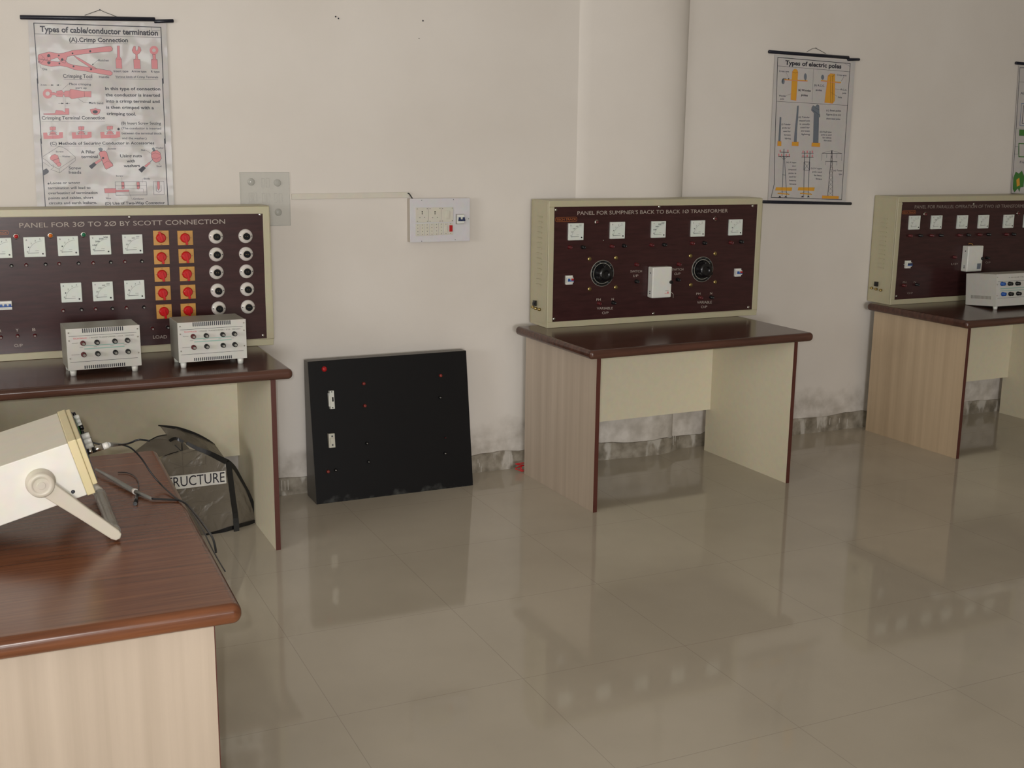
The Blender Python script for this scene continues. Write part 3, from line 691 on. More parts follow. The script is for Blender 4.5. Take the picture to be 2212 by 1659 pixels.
# ------------------------------------------------------------------ transformer units
def vents(b, x0, x1, n, z0, z1, y):
    for i in range(n):
        x = x0 + (x1 - x0) * (i + .25) / n; b.box(x, x + (x1 - x0) / n * .5, y - 0.0006, y + .0004, z0, z1, M['mark'])
def transformer(loc, rot, label):
    W, D, H = 0.263, 0.165, 0.156
    t = tag(empty('transformer_unit', loc, rot), label, 'transformer box', 'white transformer boxes on the left table')
    b = MB(); b.box(0, W, 0.003, D, 0.0, H, M['grey_metal']); b.build('housing', t, bevel=0.002)
    b = MB(); b.box(-0.001, W + 0.001, 0, 0.003, 0.0, H, M['white_panel'])
    for z in (0.030, 0.128): b.box(0.008, W - 0.012, -0.0006, 0.0002, z, z + .0012, M['mark'])
    vents(b, 0.055, 0.205, 20, 0.139, H - .001, -.0002); vents(b, 0.055, 0.205, 20, 0.003, 0.015, -.0002)
    b.box(0.060, 0.205, -0.0005, 0.0001, 0.088, 0.091, M['teal_ink']); b.box(0.060, 0.205, -0.0005, 0.0001, 0.076, 0.080, M['teal_ink'])
    fp = b.build('front_plate', t); fp['label'] = 'white front plate with vent slots'
    b = MB(); b.text('TECHTRACK', (0.022, -0.0008, 0.1165), (0.072, -0.0008, 0.1165), (0, 0, 0.0055), M['red_ink'], 0.01)
    b.text('1 PHASE TRANSFORMER 1 KVA  230/230V', (0.080, -0.0008, 0.1165), (0.242, -0.0008, 0.1165), (0, 0, 0.0052), M['grey_cable'])
    b.text('PRIMARY', (0.018, -0.0008, 0.100), (0.040, -0.0008, 0.100), (0, 0, 0.0035), M['grey_cable']); b.text('SECONDARY', (0.014, -0.0008, 0.057), (0.044, -0.0008, 0.057), (0, 0, 0.0035), M['grey_cable'])
    for x in (0.050, 0.100, 0.160, 0.208): b.text('230V', (x - .006, -0.0008, 0.083), (x + .006, -0.0008, 0.083), (0, 0, 0.003), M['grey_cable'])
    b.build('printing', fp)
    for row, z in enumerate((0.101, 0.058)):
        for k, x in enumerate((0.056, 0.106, 0.170, 0.216)):
            b = MB(); m = M['dark_red'] if k == 0 else M['navy' if False else 'black']
            b.lathe((x, 0, z), [(0.0095, 0), (0.0095, 0.005), (0.0085, 0.006), (0.008, 0.020), (0.005, 0.021), (0.004, 0.012)], m, n=16, mats=[m] * 4 + [M['grey_metal']] * 2); b.build('terminal', t)
    for x, z in ((0.008, 0.142), (0.008, 0.112), (0.008, 0.045), (W - .008, 0.142), (W - .008, 0.112), (W - .008, 0.05)):
        screw(t, x, z, 0, 0.003, M['chrome'])
    for x in (0.018, W - 0.022):
        for y in (0.016, D - 0.02):
            b = MB(); b.lathe((x, y, 0), [(0.0125, 0), (0.0105, -0.0225)], M['white_plastic'], axis='z', n=18); b.build('foot', t)
    return t
transformer((0.293, -0.600, 0.7725), 0.05, 'white transformer box on the left table, the left one, in front of the meters')
transformer((0.697, -0.592, 0.7725), 0.035, 'white transformer box on the left table, the right one, below the lamp sockets')
# three-phase unit on the right table
oU = (5.062, -0.548, 0.7685); fU = Fr(oU, 0.0); W, D, H = 0.42, 0.215, 0.176
t = tag(empty('transformer_unit', oU, 0.0), 'white transformer unit with blue and black terminals on the right table', 'transformer box')
t.rotation_euler.x = -math.radians(4.8)      # only the front has feet: it leans back
b = MB(); b.box(0, W, 0.003, D, 0, H, M['white_panel']); b.build('housing', t, bevel=0.002)
b = MB(); b.box(-.001, W + .001, 0, 0.003, 0, H, M['white_panel'])
for z in (0.044, 0.135): b.box(0.010, W - 0.010, -0.0006, 0.0002, z, z + .0012, M['mark'])
b.box(0.03, W - .03, -.0005, .0001, .094, .099, M['teal_ink']); b.box(0.03, W - .03, -.0005, .0001, .082, .086, M['teal_ink'])
fp = b.build('front_plate', t)
b = MB(); b.text('3 PHASE TRANSFORMER', (0.09, -0.0008, 0.152), (0.33, -0.0008, 0.152), (0, 0, 0.006), M['grey_cable']); b.build('printing', fp)
b = MB()
for i in range(16): b.box(-0.0008, 0.0, 0.035 + i * .009, 0.040 + i * .009, 0.038, 0.056, M['grey_metal'])
b.build('side_vents', t)
cU = Crop(fU, 2060, 510, 9.757, 0.0)
for x, y, m in ((1075, 1015, 'blue'), (1075, 1228, 'blue'), (1230, 1012, 'black'), (1230, 1225, 'black'), (1390, 1007, 'black'), (1393, 1217, 'black')):
    px, pz = cU(x, y, -.01); b = MB(); b.lathe((px, 0, pz), [(0.0115, 0), (0.0115, 0.006), (0.010, 0.007), (0.0095, 0.022), (0.004, 0.023)], M[m], n=16); b.build('terminal', t)
for i in range(3):
    for pz in (0.119, 0.060): b = MB(); b.lathe((0.28 + i * .045, 0, pz), [(0.0115, 0), (0.0115, 0.006), (0.010, 0.007), (0.0095, 0.022), (0.004, 0.023)], M['black'], n=16); b.build('terminal', t)
for z in (.16, .12, .06): screw(t, .006, z, 0, .003)
for x in (0.012, W - .025):
    for y in (.014,): b = MB(); b.lathe((x, y, 0), [(0.0125, 0), (0.0105, -0.0170)], M['white_plastic'], axis='z', n=18); b.build('foot', t)

# ------------------------------------------------------------------ black sloping board on the floor
oB = (1.3325, -0.198, 0); wB = 0.7736; hB = 0.645
t = tag(empty('sloping_board', oB, 0.0), 'black laminate board with fuse holders standing on the floor against the wall', 'board')
y_tb, y_tf, y_bb = 0.160, 0.093, 0.155
sec = [(0.0, 0.0), (y_bb, 0.0), (y_tb, hB - .003), (y_tf, hB)]
b = MB(); vs = [(x, y, z) for x in (0, wB) for y, z in sec]
b.add(vs, [(0, 4, 7, 3)], M['board_black']); b.add(vs, [(0, 3, 2, 1)], M['board_edge']); b.add(vs, [(4, 5, 6, 7)], M['board_edge']); b.add(vs, [(3, 7, 6, 2)], M['board_edge']); b.add(vs, [(1, 2, 6, 5), (0, 1, 5, 4)], M['board_black'])
b.build('casing', t, bevel=0.002)
class Slope:
    def __call__(s, u, v, off=0.0):
        # plane through front-bottom and front-top edges
        nrm = Vector((0, -hB, y_tf)).normalized(); c = CAM - Vector(oB); d_ = ray(u, v); p0 = nrm * off
        tt = (p0 - c).dot(nrm) / d_.dot(nrm); return c + d_ * tt
slope = Slope(); sA = math.atan2(y_tf, hB)
def on_slope(name, u, v, mb_fn, label=None, off=0.0):
    p = slope(u, v, off); q = MB(); mb_fn(q); o = q.build(name, t, loc=p); o.rotation_euler.x = -sA
    if label: o['label'] = label
    return o
c5 = lambda x, y: (620 + x / 4.147, 720 + y / 4.147)
on_slope('lamp_cover', *c5(333, 320), lambda q: q.lathe((0, 0, 0), [(0.0125, 0), (0.012, 0.004), (0.004, 0.008)], M['red'], n=24), 'flat red lamp cover')
for x, y in ((682, 450), (692, 648), (1370, 378), (363, 1237), (1412, 934)):
    r = 0.0075 if x != 1412 else 0.003
    on_slope('terminal', *c5(x, y), lambda q: q.lathe((0, 0, 0), [(r, 0), (r * .9, 0.016), (r * .4, 0.017)], M['brick'] if x != 1412 else M['dark_red'], n=14), 'red terminal')
for x, y in ((712, 985), (727, 1150), (1368, 575), (1412, 1075), (432, 1225)):
    on_slope('terminal', *c5(x, y), lambda q: q.lathe((0, 0, 0), [(.0075, 0), (.0068, 0.014), (.002, 0.015)], M['black'], n=14, mats=[M['black'], M['black'], M['grey_metal']]), 'black terminal')
def hold1(q):
    q.box(-.012, .012, -.018, 0, -.030, .030, M['white_plastic']); q.box(-.008, .012, -.024, 0, -.041, .041, M['white_plastic']); q.box(.0015, .0085, -.0248, -.018, -.008, .012, M['black'])
    for z in (-.036, .036): q.lathe((.002, -.024, z), [(.003, 0), (.003, .001)], M['mark'], n=10)
def hold2(q):
    q.box(-.014, .014, -.020, 0, -.032, .032, M['ivory']); q.box(-.010, .010, -.028, 0, -.012, .012, M['ivory'])
    for z in (-.020, .020): q.lathe((.002, -.020, z), [(.0038, 0), (.0038, .001)], M['mark'], n=12)
o = on_slope('fuse_holder', *c5(388, 593), hold1, 'white fuse holder with black slot', .008)
o = on_slope('fuse_holder', *c5(392, 958), hold2, 'ivory fuse holder with two screws', .008)

# ------------------------------------------------------------------ wall fittings
fW = Fr((0, 0, 0), 0.0)
c4 = lambda y0: Crop(fW, 490, 340, 4.0218, y0)
# clear modular plate
x0, z1 = fW.px(518, 372, -.012); x1, z0 = fW.px(629, 487.5, -.012)
t = tag(empty('switch_plate', ((x0 + x1) / 2, 0, z0), 0.0), 'clear acrylic cover plate on the wall beside the left panel', 'cover plate')
W, H = x1 - x0, z1 - z0
b = MB(); b.box(-W / 2, W / 2, -.004, -.0005, 0, H, M['acrylic']); pl = b.build('plate', t, bevel=.001, seg=1)
b = MB(); e = .0018
for q_ in ((-W / 2, W / 2, H - e, H), (-W / 2, W / 2, 0, e), (-W / 2, -W / 2 + e, 0, H), (W / 2 - e, W / 2, 0, H)): b.box(q_[0], q_[1], -.0055, -.004, q_[2], q_[3], M['acrylic_rim'])
b.build('rim', t)
k_ = W / 455.0
for x, y in ((215, 222), (455, 232), (455, 498), (215, 490)):
    b = MB(); X = -W / 2 + (x - 112) * k_; Z = H - (y - 135) * k_
    b.lathe((X, -.004, Z), [(0.016, 0), (0.0155, .003), (0.012, .006), (0.006, .008), (0.001, .0085)], M['acrylic_rim'], n=24); b.build('cap', t)
for x, y, w, h in ((310, 190, 28, 80), (352, 190, 28, 80), (190, 320, 28, 82), (232, 320, 28, 82), (310, 325, 28, 82), (352, 325, 28, 82), (420, 328, 28, 82), (465, 328, 28, 82)):
    b = MB(); X = -W / 2 + (x - 112) * k_; Z = H - (y - 135) * k_; w *= k_; h *= k_
    for q_ in ((X, X + w, Z - .0012, Z), (X, X + w, Z - h, Z - h + .0008), (X, X + .0008, Z - h, Z), (X + w - .0008, X + w, Z - h, Z)): b.box(q_[0], q_[1], -.0052, -.004, q_[2], q_[3], M['acrylic_rim'])
    b.build('module_slot', t)
# raceway
x0, zt = fW.px(630.5, 419, -.012); x1, zt2 = fW.px(884, 415, -.012); _, zb = fW.px(631, 431, -.012)
b = MB(); b.prism([(0, 0), (x1 - x0, zt2 - zt), (x1 - x0, zt2 - zt - (zt - zb)), (0, zb - zt)], -.012, -.0002, M['pvc'])
t = tag(b.build('cable_raceway', None, loc=(x0, 0, zt), bevel=.0012), 'cream plastic raceway running along the wall to the socket box', 'cable raceway')
# socket box
dB = 0.045; x0, z1 = fW.px(886.5, 429.5, -dB); x1, _ = fW.px(1014.5, 429, -dB); _, z0 = fW.px(888, 523.5, -dB)
fS = Fr((x0, -dB, z0), 0.0); W, H = x1 - x0, z1 - z0
t = tag(empty('socket_box', (x0, 0, z0), 0.0), 'white wall box with two sockets, small sockets, red switch and breaker', 'socket box')
b = MB(); b.box(-.001, W + .001, -dB + .003, -.0002, 0, H, M['box_side']); b.build('back_box', t, bevel=.003)
b = MB(); b.box(-.002, W + .002, -dB, -dB + .003, -.001, H + .001, M['box_white']); fr = b.build('front_plate', t, bevel=.001, seg=1)
cS = Crop(Fr((x0, 0, z0), 0.0), 870, 420, 14.747, -dB); Y = -dB
def sq(name, x0_, y0_, x1_, y1_, d_, m, par, bev=.0008):
    a, c_ = cS(x0_, y0_), cS(x1_, y1_); b = MB(); b.box(min(a[0], c_[0]), max(a[0], c_[0]), Y - d_, Y, min(a[1], c_[1]), max(a[1], c_[1]), m); return b.build(name, par, bevel=bev, seg=1)
def dots(par, name, pts, r, d_, m):
    for x, y in pts:
        px, pz = cS(x, y); b = MB(); b.lathe((px, Y - d_, pz), [(r, -.0002), (r, .0008)], m, n=12); b.build(name, par)
s1 = sq('power_socket', 405, 420, 812, 885, .004, M['ivory'], t); s2 = sq('power_socket', 818, 415, 1215, 880, .004, M['ivory'], t)
s3 = sq('power_switch', 1222, 410, 1600, 875, .004, M['ivory'], t)
for s_, cx in ((s1, 610), (s2, 1017)):
    dots(s_, 'socket_hole', ((cx, 553),), .0032, .004, M['black']); dots(s_, 'socket_hole', ((cx, 615),), .0026, .004, M['black'])
    dots(s_, 'socket_hole', ((cx - 75, 738), (cx + 75, 730)), .0026, .004, M['grey_metal'])
dots(s1, 'screw', ((450, 460), (770, 452), (455, 858), (775, 852)), .0017, .004, M['mark']); dots(s2, 'screw', ((860, 452), (1175, 445), (860, 852), (1178, 845)), .0017, .004, M['mark'])
dots(s3, 'screw', ((1257, 445), (1568, 437), (1257, 842), (1568, 832)), .0017, .004, M['mark'])
sq('rocker', 1365, 520, 1470, 760, .009, M['ivory'], s3)
for i in range(6):
    cx = 472 + i * 149; yy = 978 - i * 6.5
    s_ = sq('small_socket', cx - 68, yy - 35, cx + 68, yy + 345, .003, M['ivory'], t)
    dots(s_, 'socket_hole', ((cx, yy), (cx, yy + 98), (cx + 3, yy + 208), (cx + 5, yy + 305)), .0016, .003, M['mark'])
s_ = sq('small_switch', 1300, 915, 1432, 1285, .003, M['ivory'], t); sq('rocker', 1335, 1005, 1410, 1180, .006, M['ivory'], s_); dots(s_, 'screw', ((1366, 945), (1368, 1245)), .0014, .003, M['mark'])
s_ = sq('indicator_switch', 1452, 905, 1590, 1280, .003, M['ivory'], t); r_ = sq('rocker', 1472, 980, 1570, 1180, .008, M['red'], s_); r_['label'] = 'red rocker'; dots(s_, 'screw', ((1515, 935), (1520, 1238)), .0014, .003, M['mark'])
s_ = sq('circuit_breaker', 1685, 630, 1945, 940, .005, M['grey_metal'], t); sq('breaker_face', 1712, 640, 1930, 925, .012, M['white_plastic'], s_)
sq('toggle', 1745, 720, 1800, 835, .020, M['navy'], s_); sq('toggle', 1875, 720, 1930, 830, .020, M['navy'], s_); sq('toggle_bar', 1735, 790, 1950, 838, .018, M['navy'], s_)
dots(t, 'screw', ((602, 185), (1613, 165), (602, 1490), (1670, 1443), (2100, 775)), .0018, 0, M['mark'])
# short cable from the raceway into the box
b = MB(); a = fW.p3(881, 417.5, -.014); e = fW.p3(891.5, 430.5, -.035)
b.tube([a, a + Vector((.006, -.006, -.003)), (a + e) / 2 + Vector((0.001, -.005, 0.001)), e + Vector((0, 0, 0.0015))], .0028, M['cable'], n=8)
tag(b.build('cable', None), 'short black cable bridging the raceway and the wall socket box', 'cable')
# nails
for u, v, l in ((724.5, 36, 'small dark nail high on the wall, upper of the close pair'), (730.5, 40, 'small dark nail high on the wall, lower of the close pair'),
                (913, 45, 'small dark nail high on the wall above the socket box'), (904.5, 83, 'tiny dark nail high on the wall, lowest of the four')):
    p = fW.p3(u, v, 0); b = MB(); r = 0.0035 if v < 80 else .002
    b.lathe((0, 0, 0), [(r * .6, -.004), (r * .6, .004), (r, .0045), (r * .6, .006)], M['rod'], n=10); tag(b.build('nail', None, loc=p), l, 'nail')

# ------------------------------------------------------------------ posters
def poster(name, label, group, corners, rod_top, rod_bot, cord, border, art):
    """corners: photo points of the sheet (TL, TR, BR, BL); rods: ends"""
    x0, _ = fW.px(*corners[0], -.008); _, zb = fW.px(*corners[3], -.008)
    t = tag(empty(name, (x0, 0, zb)), label, 'poster', group); f = Fr((x0, 0, zb))
    ys = -.008; c = [f.px(u, v, ys) for u, v in corners]
    b = MB(); b.prism([c[0], c[1], c[2], c[3]], ys, ys + .0012, M['poster'])
    sh = b.build('sheet', t)
    q = MB(); art(q, f, ys - .0006); q.build('printing', sh)
    def rod(name, p, r):
        a = Vector((*f.px(*p[0], -.012), 0)); e = Vector((*f.px(*p[1], -.012), 0))
        a = Vector((a.x, -.010, a.y)); e = Vector((e.x, -.010, e.y)); d_ = (e - a).normalized()
        q = MB(); q.tube([a, a + d_ * .002, e - d_ * .002, e], r, M['rod'], n=12, radii=[r * .8, r, r, r * .8]); o = q.build(name, t); o['label'] = 'black rod'; return o
    rod('top_rod', rod_top[:2], .0085); 
    if len(rod_top) > 2: rod('rod_tip', rod_top[2:4], .0075)
    if rod_bot: rod('bottom_rod', rod_bot, .0085)
    if cord:
        q = MB(); q.tube([Vector((*[f.px(u, v, -.006)[0]], -.006, f.px(u, v, -.006)[1])) for u, v in cord], .0011, M['cable'], n=6); q.build('hanging_cord', t)
        p = f.px(*cord[len(cord) // 2], -.004); q = MB(); q.lathe((p[0], 0, p[1]), [(.0015, 0), (.0015, .008), (.003, .009)], M['rod'], n=8); q.build('hook', t)
    return t
def line(q, c, pts, w, m, y):
    """a stroke of width w (metres) through crop points"""
    P = [c.p3(x, yy, y) for x, yy in pts]
    for p1, p2 in zip(P, P[1:]):
        d = p2 - p1
        if d.length < 1e-6: continue
        d.normalize(); nn = Vector((-d.z, 0, d.x)) * (w / 2); q.flat([p1 - nn - d * w * .3, p2 - nn + d * w * .3, p2 + nn + d * w * .3, p1 + nn - d * w * .3], m)
def poly(q, c, pts, m, y, edge=None, w=.0009):
    P = [c.p3(x, yy, y) for x, yy in pts]
    a = sum(P[i].x * P[(i + 1) % len(P)].z - P[(i + 1) % len(P)].x * P[i].z for i in range(len(P)))
    if a < 0: P = P[::-1]
    q.flat(P, m)
    if edge: line(q, c, list(pts) + [pts[0]], w, edge, y - .0002)
def disc(q, c, x, yy, r, m, y, n=14, ry=None):
    poly(q, c, [(x + r * math.cos(2 * math.pi * i / n), yy + (ry or r) * math.sin(2 * math.pi * i / n)) for i in range(n)], m, y)
BK, PK, TX, GR, OC = M['ink_black'], M['ink_pink'], M['ink_text'], M['ink_grey'], M['ink_ochre']
WH = M['poster']

def art_cable(q, f, y):
    c1 = Crop(f, 60, 40, 7.135, y); c2 = Crop(f, 70, 170, 7.373, y); c3 = Crop(f, 80, 300, 7.373, y)
    T = lambda c, s, xl, yl, xr, yr, h, bold=0.0, m=None: c.text(q, s, xl, yl, xr, yr, h, m or (BK if bold else TX), y, bold + .012)
    u = y - .0003
    # frame
    line(q, c1, [(92, 70), (2050, 135)], .0032, BK, y); line(q, c1, [(92, 70), (158, 999)], .0032, BK, y); line(q, c1, [(2050, 135), (2090, 999)], .0032, BK, y)
    line(q, c2, [(75, 0), (145, 1032)], .0032, BK, y); line(q, c2, [(2070, 0), (2118, 1032)], .0032, BK, y)
    line(q, c3, [(58, 0), (140, 1180)], .0032, BK, y); line(q, c3, [(2030, 0), (2095, 1180)], .0032, BK, y); line(q, c3, [(140, 1180), (2095, 1180)], .0032, BK, y)
    line(q, c1, [(105, 235), (2050, 295)], .0012, BK, y); line(q, c1, [(1905, 135), (1905, 182), (2035, 185)], .0009, TX, y)
    T(c1, 'Types of cable/conductor termination', 190, 202, 2008, 262, 88, .018)
    T(c1, '(A).Crimp Connection', 640, 358, 1545, 365, 66, .01); line(q, c1, [(640, 378), (1540, 388)], .0008, TX, y)
    # crimping tool
    upper = [(160, 560), (215, 540), (330, 515), (480, 540), (560, 528), (690, 492), (900, 470), (1200, 432), (1280, 428), (1308, 460), (1300, 495), (1260, 512), (1000, 530), (800, 556), (690, 570), (610, 590), (590, 640), (575, 690), (530, 672), (490, 640), (460, 600), (370, 628), (345, 640), (300, 650), (155, 620)]
    lower = [(155, 620), (300, 640), (370, 655), (470, 668), (560, 640), (590, 655), (620, 690), (700, 715), (900, 745), (1100, 775), (1270, 805), (1305, 835), (1300, 865), (1270, 880), (1100, 850), (880, 810), (720, 790), (600, 745), (500, 728), (360, 740), (230, 715), (165, 680)]
    poly(q, c1, upper, PK, y, BK); poly(q, c1, lower, PK, y - .0001, BK)
    poly(q, c1, [(300, 580), (350, 580), (350, 680), (300, 680)], PK, y - .0003, BK, .0006)
    poly(q, c1, [(700, 565), (800, 615), (1070, 775), (1000, 780), (780, 640)], PK, y - .0002, BK, .0008)
    for x, yy, r in ((322, 572, 24), (325, 682, 24), (478, 570, 14), (530, 632, 20), (487, 693, 14), (690, 538, 14), (962, 505, 16), (705, 738, 14), (975, 782, 16), (175, 668, 9)): disc(q, c1, x, yy, r, BK, y - .0005)
    line(q, c1, [(205, 560), (265, 620), (205, 690), (180, 640)], .0008, BK, y - .0004); line(q, c1, [(165, 600), (205, 630), (235, 600)], .0006, BK, y - .0004)
    line(q, c1, [(185, 710), (200, 760), (230, 770)], .0007, BK, y); T(c1, 'Die', 232, 795, 300, 798, 34)
    line(q, c1, [(1000, 710), (1075, 645), (1090, 642)], .0008, TX, y); disc(q, c1, 1003, 707, 10, BK, y)
    T(c1, 'Ratchet', 1090, 658, 1250, 662, 32); T(c1, 'Handle', 1100, 915, 1255, 918, 34)
    T(c1, 'Crimping Tool', 545, 912, 995, 918, 56, .005); line(q, c1, [(555, 935), (990, 943)], .0008, TX, y)
    # three terminals
    poly(q, c1, [(1378, 420), (1415, 420), (1418, 590), (1445, 625), (1455, 770), (1362, 768), (1355, 625), (1380, 592)], PK, y, BK, .0007); line(q, c1, [(1357, 622), (1445, 625)], .0007, BK, y - .0003)
    poly(q, c1, [(1635, 425), (1658, 428), (1668, 495), (1690, 497), (1705, 425), (1735, 445), (1748, 490), (1725, 530), (1690, 555), (1700, 625), (1730, 632), (1738, 775), (1637, 772), (1630, 630), (1660, 622), (1662, 555), (1625, 530), (1605, 490)], PK, y, BK, .0007)
    ring = [(1945 + 66 * math.cos(a), 490 + 68 * math.sin(a)) for a in [math.radians(70 - 320 * i / 20) for i in range(21)]]
    poly(q, c1, [(1970, 555), (1975, 625), (1998, 635), (2003, 778), (1910, 775), (1902, 632), (1928, 622), (1922, 550)], PK, y, BK, .0007)
    disc(q, c1, 1945, 490, 68, PK, y - .0002, 22); disc(q, c1, 1945, 490, 28, WH, y - .0004, 16)
    line(q, c1, [(1635, 632), (1735, 635)], .0006, BK, y - .0003); line(q, c1, [(1905, 635), (2000, 638)], .0006, BK, y - .0003)
    T(c1, 'Insert type', 1325, 825, 1550, 828, 32); T(c1, 'Arrow type', 1600, 828, 1830, 832, 32); T(c1, 'R type', 1900, 832, 2032, 835, 32)
    T(c1, 'Various kinds of Crimp Terminals', 1350, 912, 2010, 920, 34); line(q, c1, [(1355, 930), (2010, 940)], .0007, TX, y)
    # crimping terminal connection
    T(c2, '2 mm', 130, 112, 225, 112, 28); line(q, c2, [(225, 102), (330, 102)], .0007, BK, y); line(q, c2, [(385, 102), (460, 102)], .0007, BK, y)
    poly(q, c2, [(300, 90), (345, 102), (300, 114)], BK, y); poly(q, c2, [(420, 90), (378, 102), (420, 114)], BK, y)
    T(c2, 'Place crimping', 590, 98, 935, 108, 34); T(c2, 'part up', 690, 158, 865, 160, 30); line(q, c2, [(480, 170), (575, 85), (595, 82)], .0007, TX, y)
    poly(q, c2, [(255, 235), (340, 215), (380, 230), (385, 195), (470, 185), (500, 225), (515, 200), (515, 192), (590, 190), (610, 165), (820, 200), (935, 200), (935, 295), (840, 290), (625, 322), (580, 290), (515, 290), (500, 245), (480, 290), (385, 285), (365, 262), (330, 262), (255, 245)], PK, y, BK, .0007)
    disc(q, c2, 243, 238, 78, PK, y - .0001, 22); disc(q, c2, 243, 238, 34, WH, y - .0003, 16)
    line(q, c2, [(590, 190), (585, 290)], .0006, BK, y - .0003); line(q, c2, [(610, 165), (615, 320)], .0006, BK, y - .0003); line(q, c2, [(825, 200), (830, 290)], .0008, BK, y - .0003)
    line(q, c2, [(395, 230), (480, 235)], .0006, BK, y - .0003); line(q, c2, [(395, 250), (480, 255)], .0006, BK, y - .0003)
    line(q, c2, [(725, 315), (820, 380), (895, 385)], .0008, BK, y); T(c2, 'Mark band', 900, 398, 1130, 405, 32)
    line(q, c2, [(415, 393), (500, 393)], .0007, BK, y); line(q, c2, [(525, 393), (600, 393)], .0007, BK, y); poly(q, c2, [(460, 382), (500, 393), (460, 404)], BK, y); poly(q, c2, [(565, 382), (525, 393), (565, 404)], BK, y)
    line(q, c2, [(490, 290), (493, 410)], .0005, TX, y); line(q, c2, [(520, 290), (522, 470)], .0005, TX, y)
    poly(q, c2, [(178, 555), (360, 550), (375, 500), (480, 512), (520, 540), (520, 475), (582, 475), (585, 572), (360, 575), (180, 572)], PK, y, BK, .0007)
    poly(q, c2, [(918, 490), (985, 480), (1005, 465), (1025, 482), (1085, 492), (1070, 545), (1030, 575), (980, 575), (935, 545)], PK, y, BK, .0008); disc(q, c2, 1000, 528, 42, BK, y - .0004, 12, 26)
    for i, s in enumerate(('In this type of connection', 'the conductor is inserted', 'into a crimp terminal and', 'is then crimped with a', 'crimping tool.')):
        xr = (2038, 2032, 2028, 1935, 1650)[i]; T(c2, s, 1160 + i * 6, 180 + i * 99, xr, 186 + i * 100, 48, .012)
    T(c2, 'Crimping Terminal Connection', 150, 650, 1158, 645, 52, .005); line(q, c2, [(150, 682), (1155, 678)], .0008, TX, y)
    for ox in (0, 455, 910):
        dy = -ox * .012
        P = lambda pts: [(x + ox, yy + dy) for x, yy in pts]
        poly(q, c2, P([(170, 860), (235, 858), (240, 905), (420, 900), (425, 852), (485, 850), (488, 940), (420, 955), (180, 962)]), PK, y)
        poly(q, c2, P([(275, 770), (315, 762), (325, 775), (335, 762), (372, 768), (368, 820), (280, 822)]), PK, y, BK, .0005)
        poly(q, c2, P([(270, 895), (290, 850), (320, 838), (360, 850), (385, 895)]), PK, y - .0002, BK, .0005)
        line(q, c2, P([(258, 860), (320, 825), (392, 858)]), .0008, TX, y - .0004); line(q, c2, P([(265, 880), (330, 870), (385, 880)]), .0007, BK, y - .0004)
        line(q, c2, P([(325, 760), (325, 960)]), .0004, TX, y - .0004)
    disc(q, c2, 1372, 802, 20, BK, y)
    T(c2, '(B) Insert Screw Setting', 1415, 728, 2048, 730, 42, .004); line(q, c2, [(1420, 752), (2045, 752)], .0007, TX, y)
    T(c2, '(The conductor is inserted', 1420, 805, 2050, 808, 34); T(c2, 'between the terminal block', 1425, 885, 2060, 888, 34); T(c2, 'and the washer.)', 1430, 962, 1820, 965, 34)
    T(c3, '(C) Methods of Securing Conductor in Accessories', 210, 95, 1868, 88, 48, .006); line(q, c3, [(215, 118), (1870, 112)], .0008, TX, y)
    # screw heads block
    line(q, c3, [(95, 280), (345, 122), (400, 130), (480, 175), (610, 290), (612, 345), (360, 540), (230, 490)], .001, BK, y); line(q, c3, [(345, 480), (610, 300)], .0008, BK, y); line(q, c3, [(350, 480), (358, 540)], .0008, BK, y)
    line(q, c3, [(95, 310), (160, 350), (230, 425), (345, 480)], .001, BK, y); line(q, c3, [(95, 370), (200, 440)], .0008, BK, y); line(q, c3, [(230, 425), (260, 412), (265, 450), (215, 495)], .0008, TX, y)
    poly(q, c3, [(205, 300), (235, 260), (285, 245), (330, 265), (350, 320), (355, 360), (385, 400), (370, 435), (335, 440), (300, 400), (250, 350), (215, 330)], PK, y - .0002, BK, .0008)
    line(q, c3, [(245, 345), (345, 310)], .0014, BK, y - .0004); line(q, c3, [(300, 395), (365, 370)], .0008, BK, y - .0004)
    poly(q, c3, [(95, 500), (150, 470), (190, 510), (180, 540), (115, 580), (105, 580)], BK, y - .0002)
    T(c3, 'Screw', 300, 215, 425, 215, 26); T(c3, 'Washer', 400, 292, 530, 292, 26); line(q, c3, [(355, 285), (395, 285)], .0006, TX, y)
    T(c3, 'Screw', 508, 485, 705, 485, 46, .005); T(c3, 'heads', 508, 553, 705, 553, 46, .005)
    T(c3, 'A Pillar', 700, 230, 930, 230, 46, .01); T(c3, 'terminal', 705, 306, 968, 304, 46, .01)
    poly(q, c3, [(985, 235), (1010, 195), (1080, 190), (1110, 215), (1130, 280), (1145, 330), (1205, 400), (1210, 430), (1105, 485), (1085, 470), (1055, 400), (1035, 340), (1010, 290)], PK, y, BK, .0012)
    line(q, c3, [(1055, 395), (1130, 350), (1195, 395)], .0008, BK, y - .0003); disc(q, c3, 1052, 305, 18, BK, y - .0004); poly(q, c3, [(975, 155), (1015, 140), (1045, 160), (1030, 200), (1000, 195)], GR, y - .0002, BK, .0008)
    poly(q, c3, [(915, 375), (1010, 318), (1030, 345), (940, 405)], PK, y - .0002, BK, .0006); poly(q, c3, [(825, 435), (910, 372), (948, 410), (870, 482)], BK, y - .0003)
    T(c3, 'Screw', 1130, 168, 1260, 168, 26); line(q, c3, [(1125, 160), (1105, 200)], .0006, TX, y)
    T(c3, 'Using nuts', 1325, 295, 1670, 290, 48, .008); T(c3, 'with', 1428, 375, 1560, 372, 46, .01); T(c3, 'washers', 1382, 452, 1640, 448, 46, .01)
    poly(q, c3, [(1820, 220), (1850, 190), (1910, 180), (1960, 220), (1970, 260), (1980, 310), (1950, 360), (1890, 378), (1850, 350), (1820, 290)], PK, y, BK, .001)
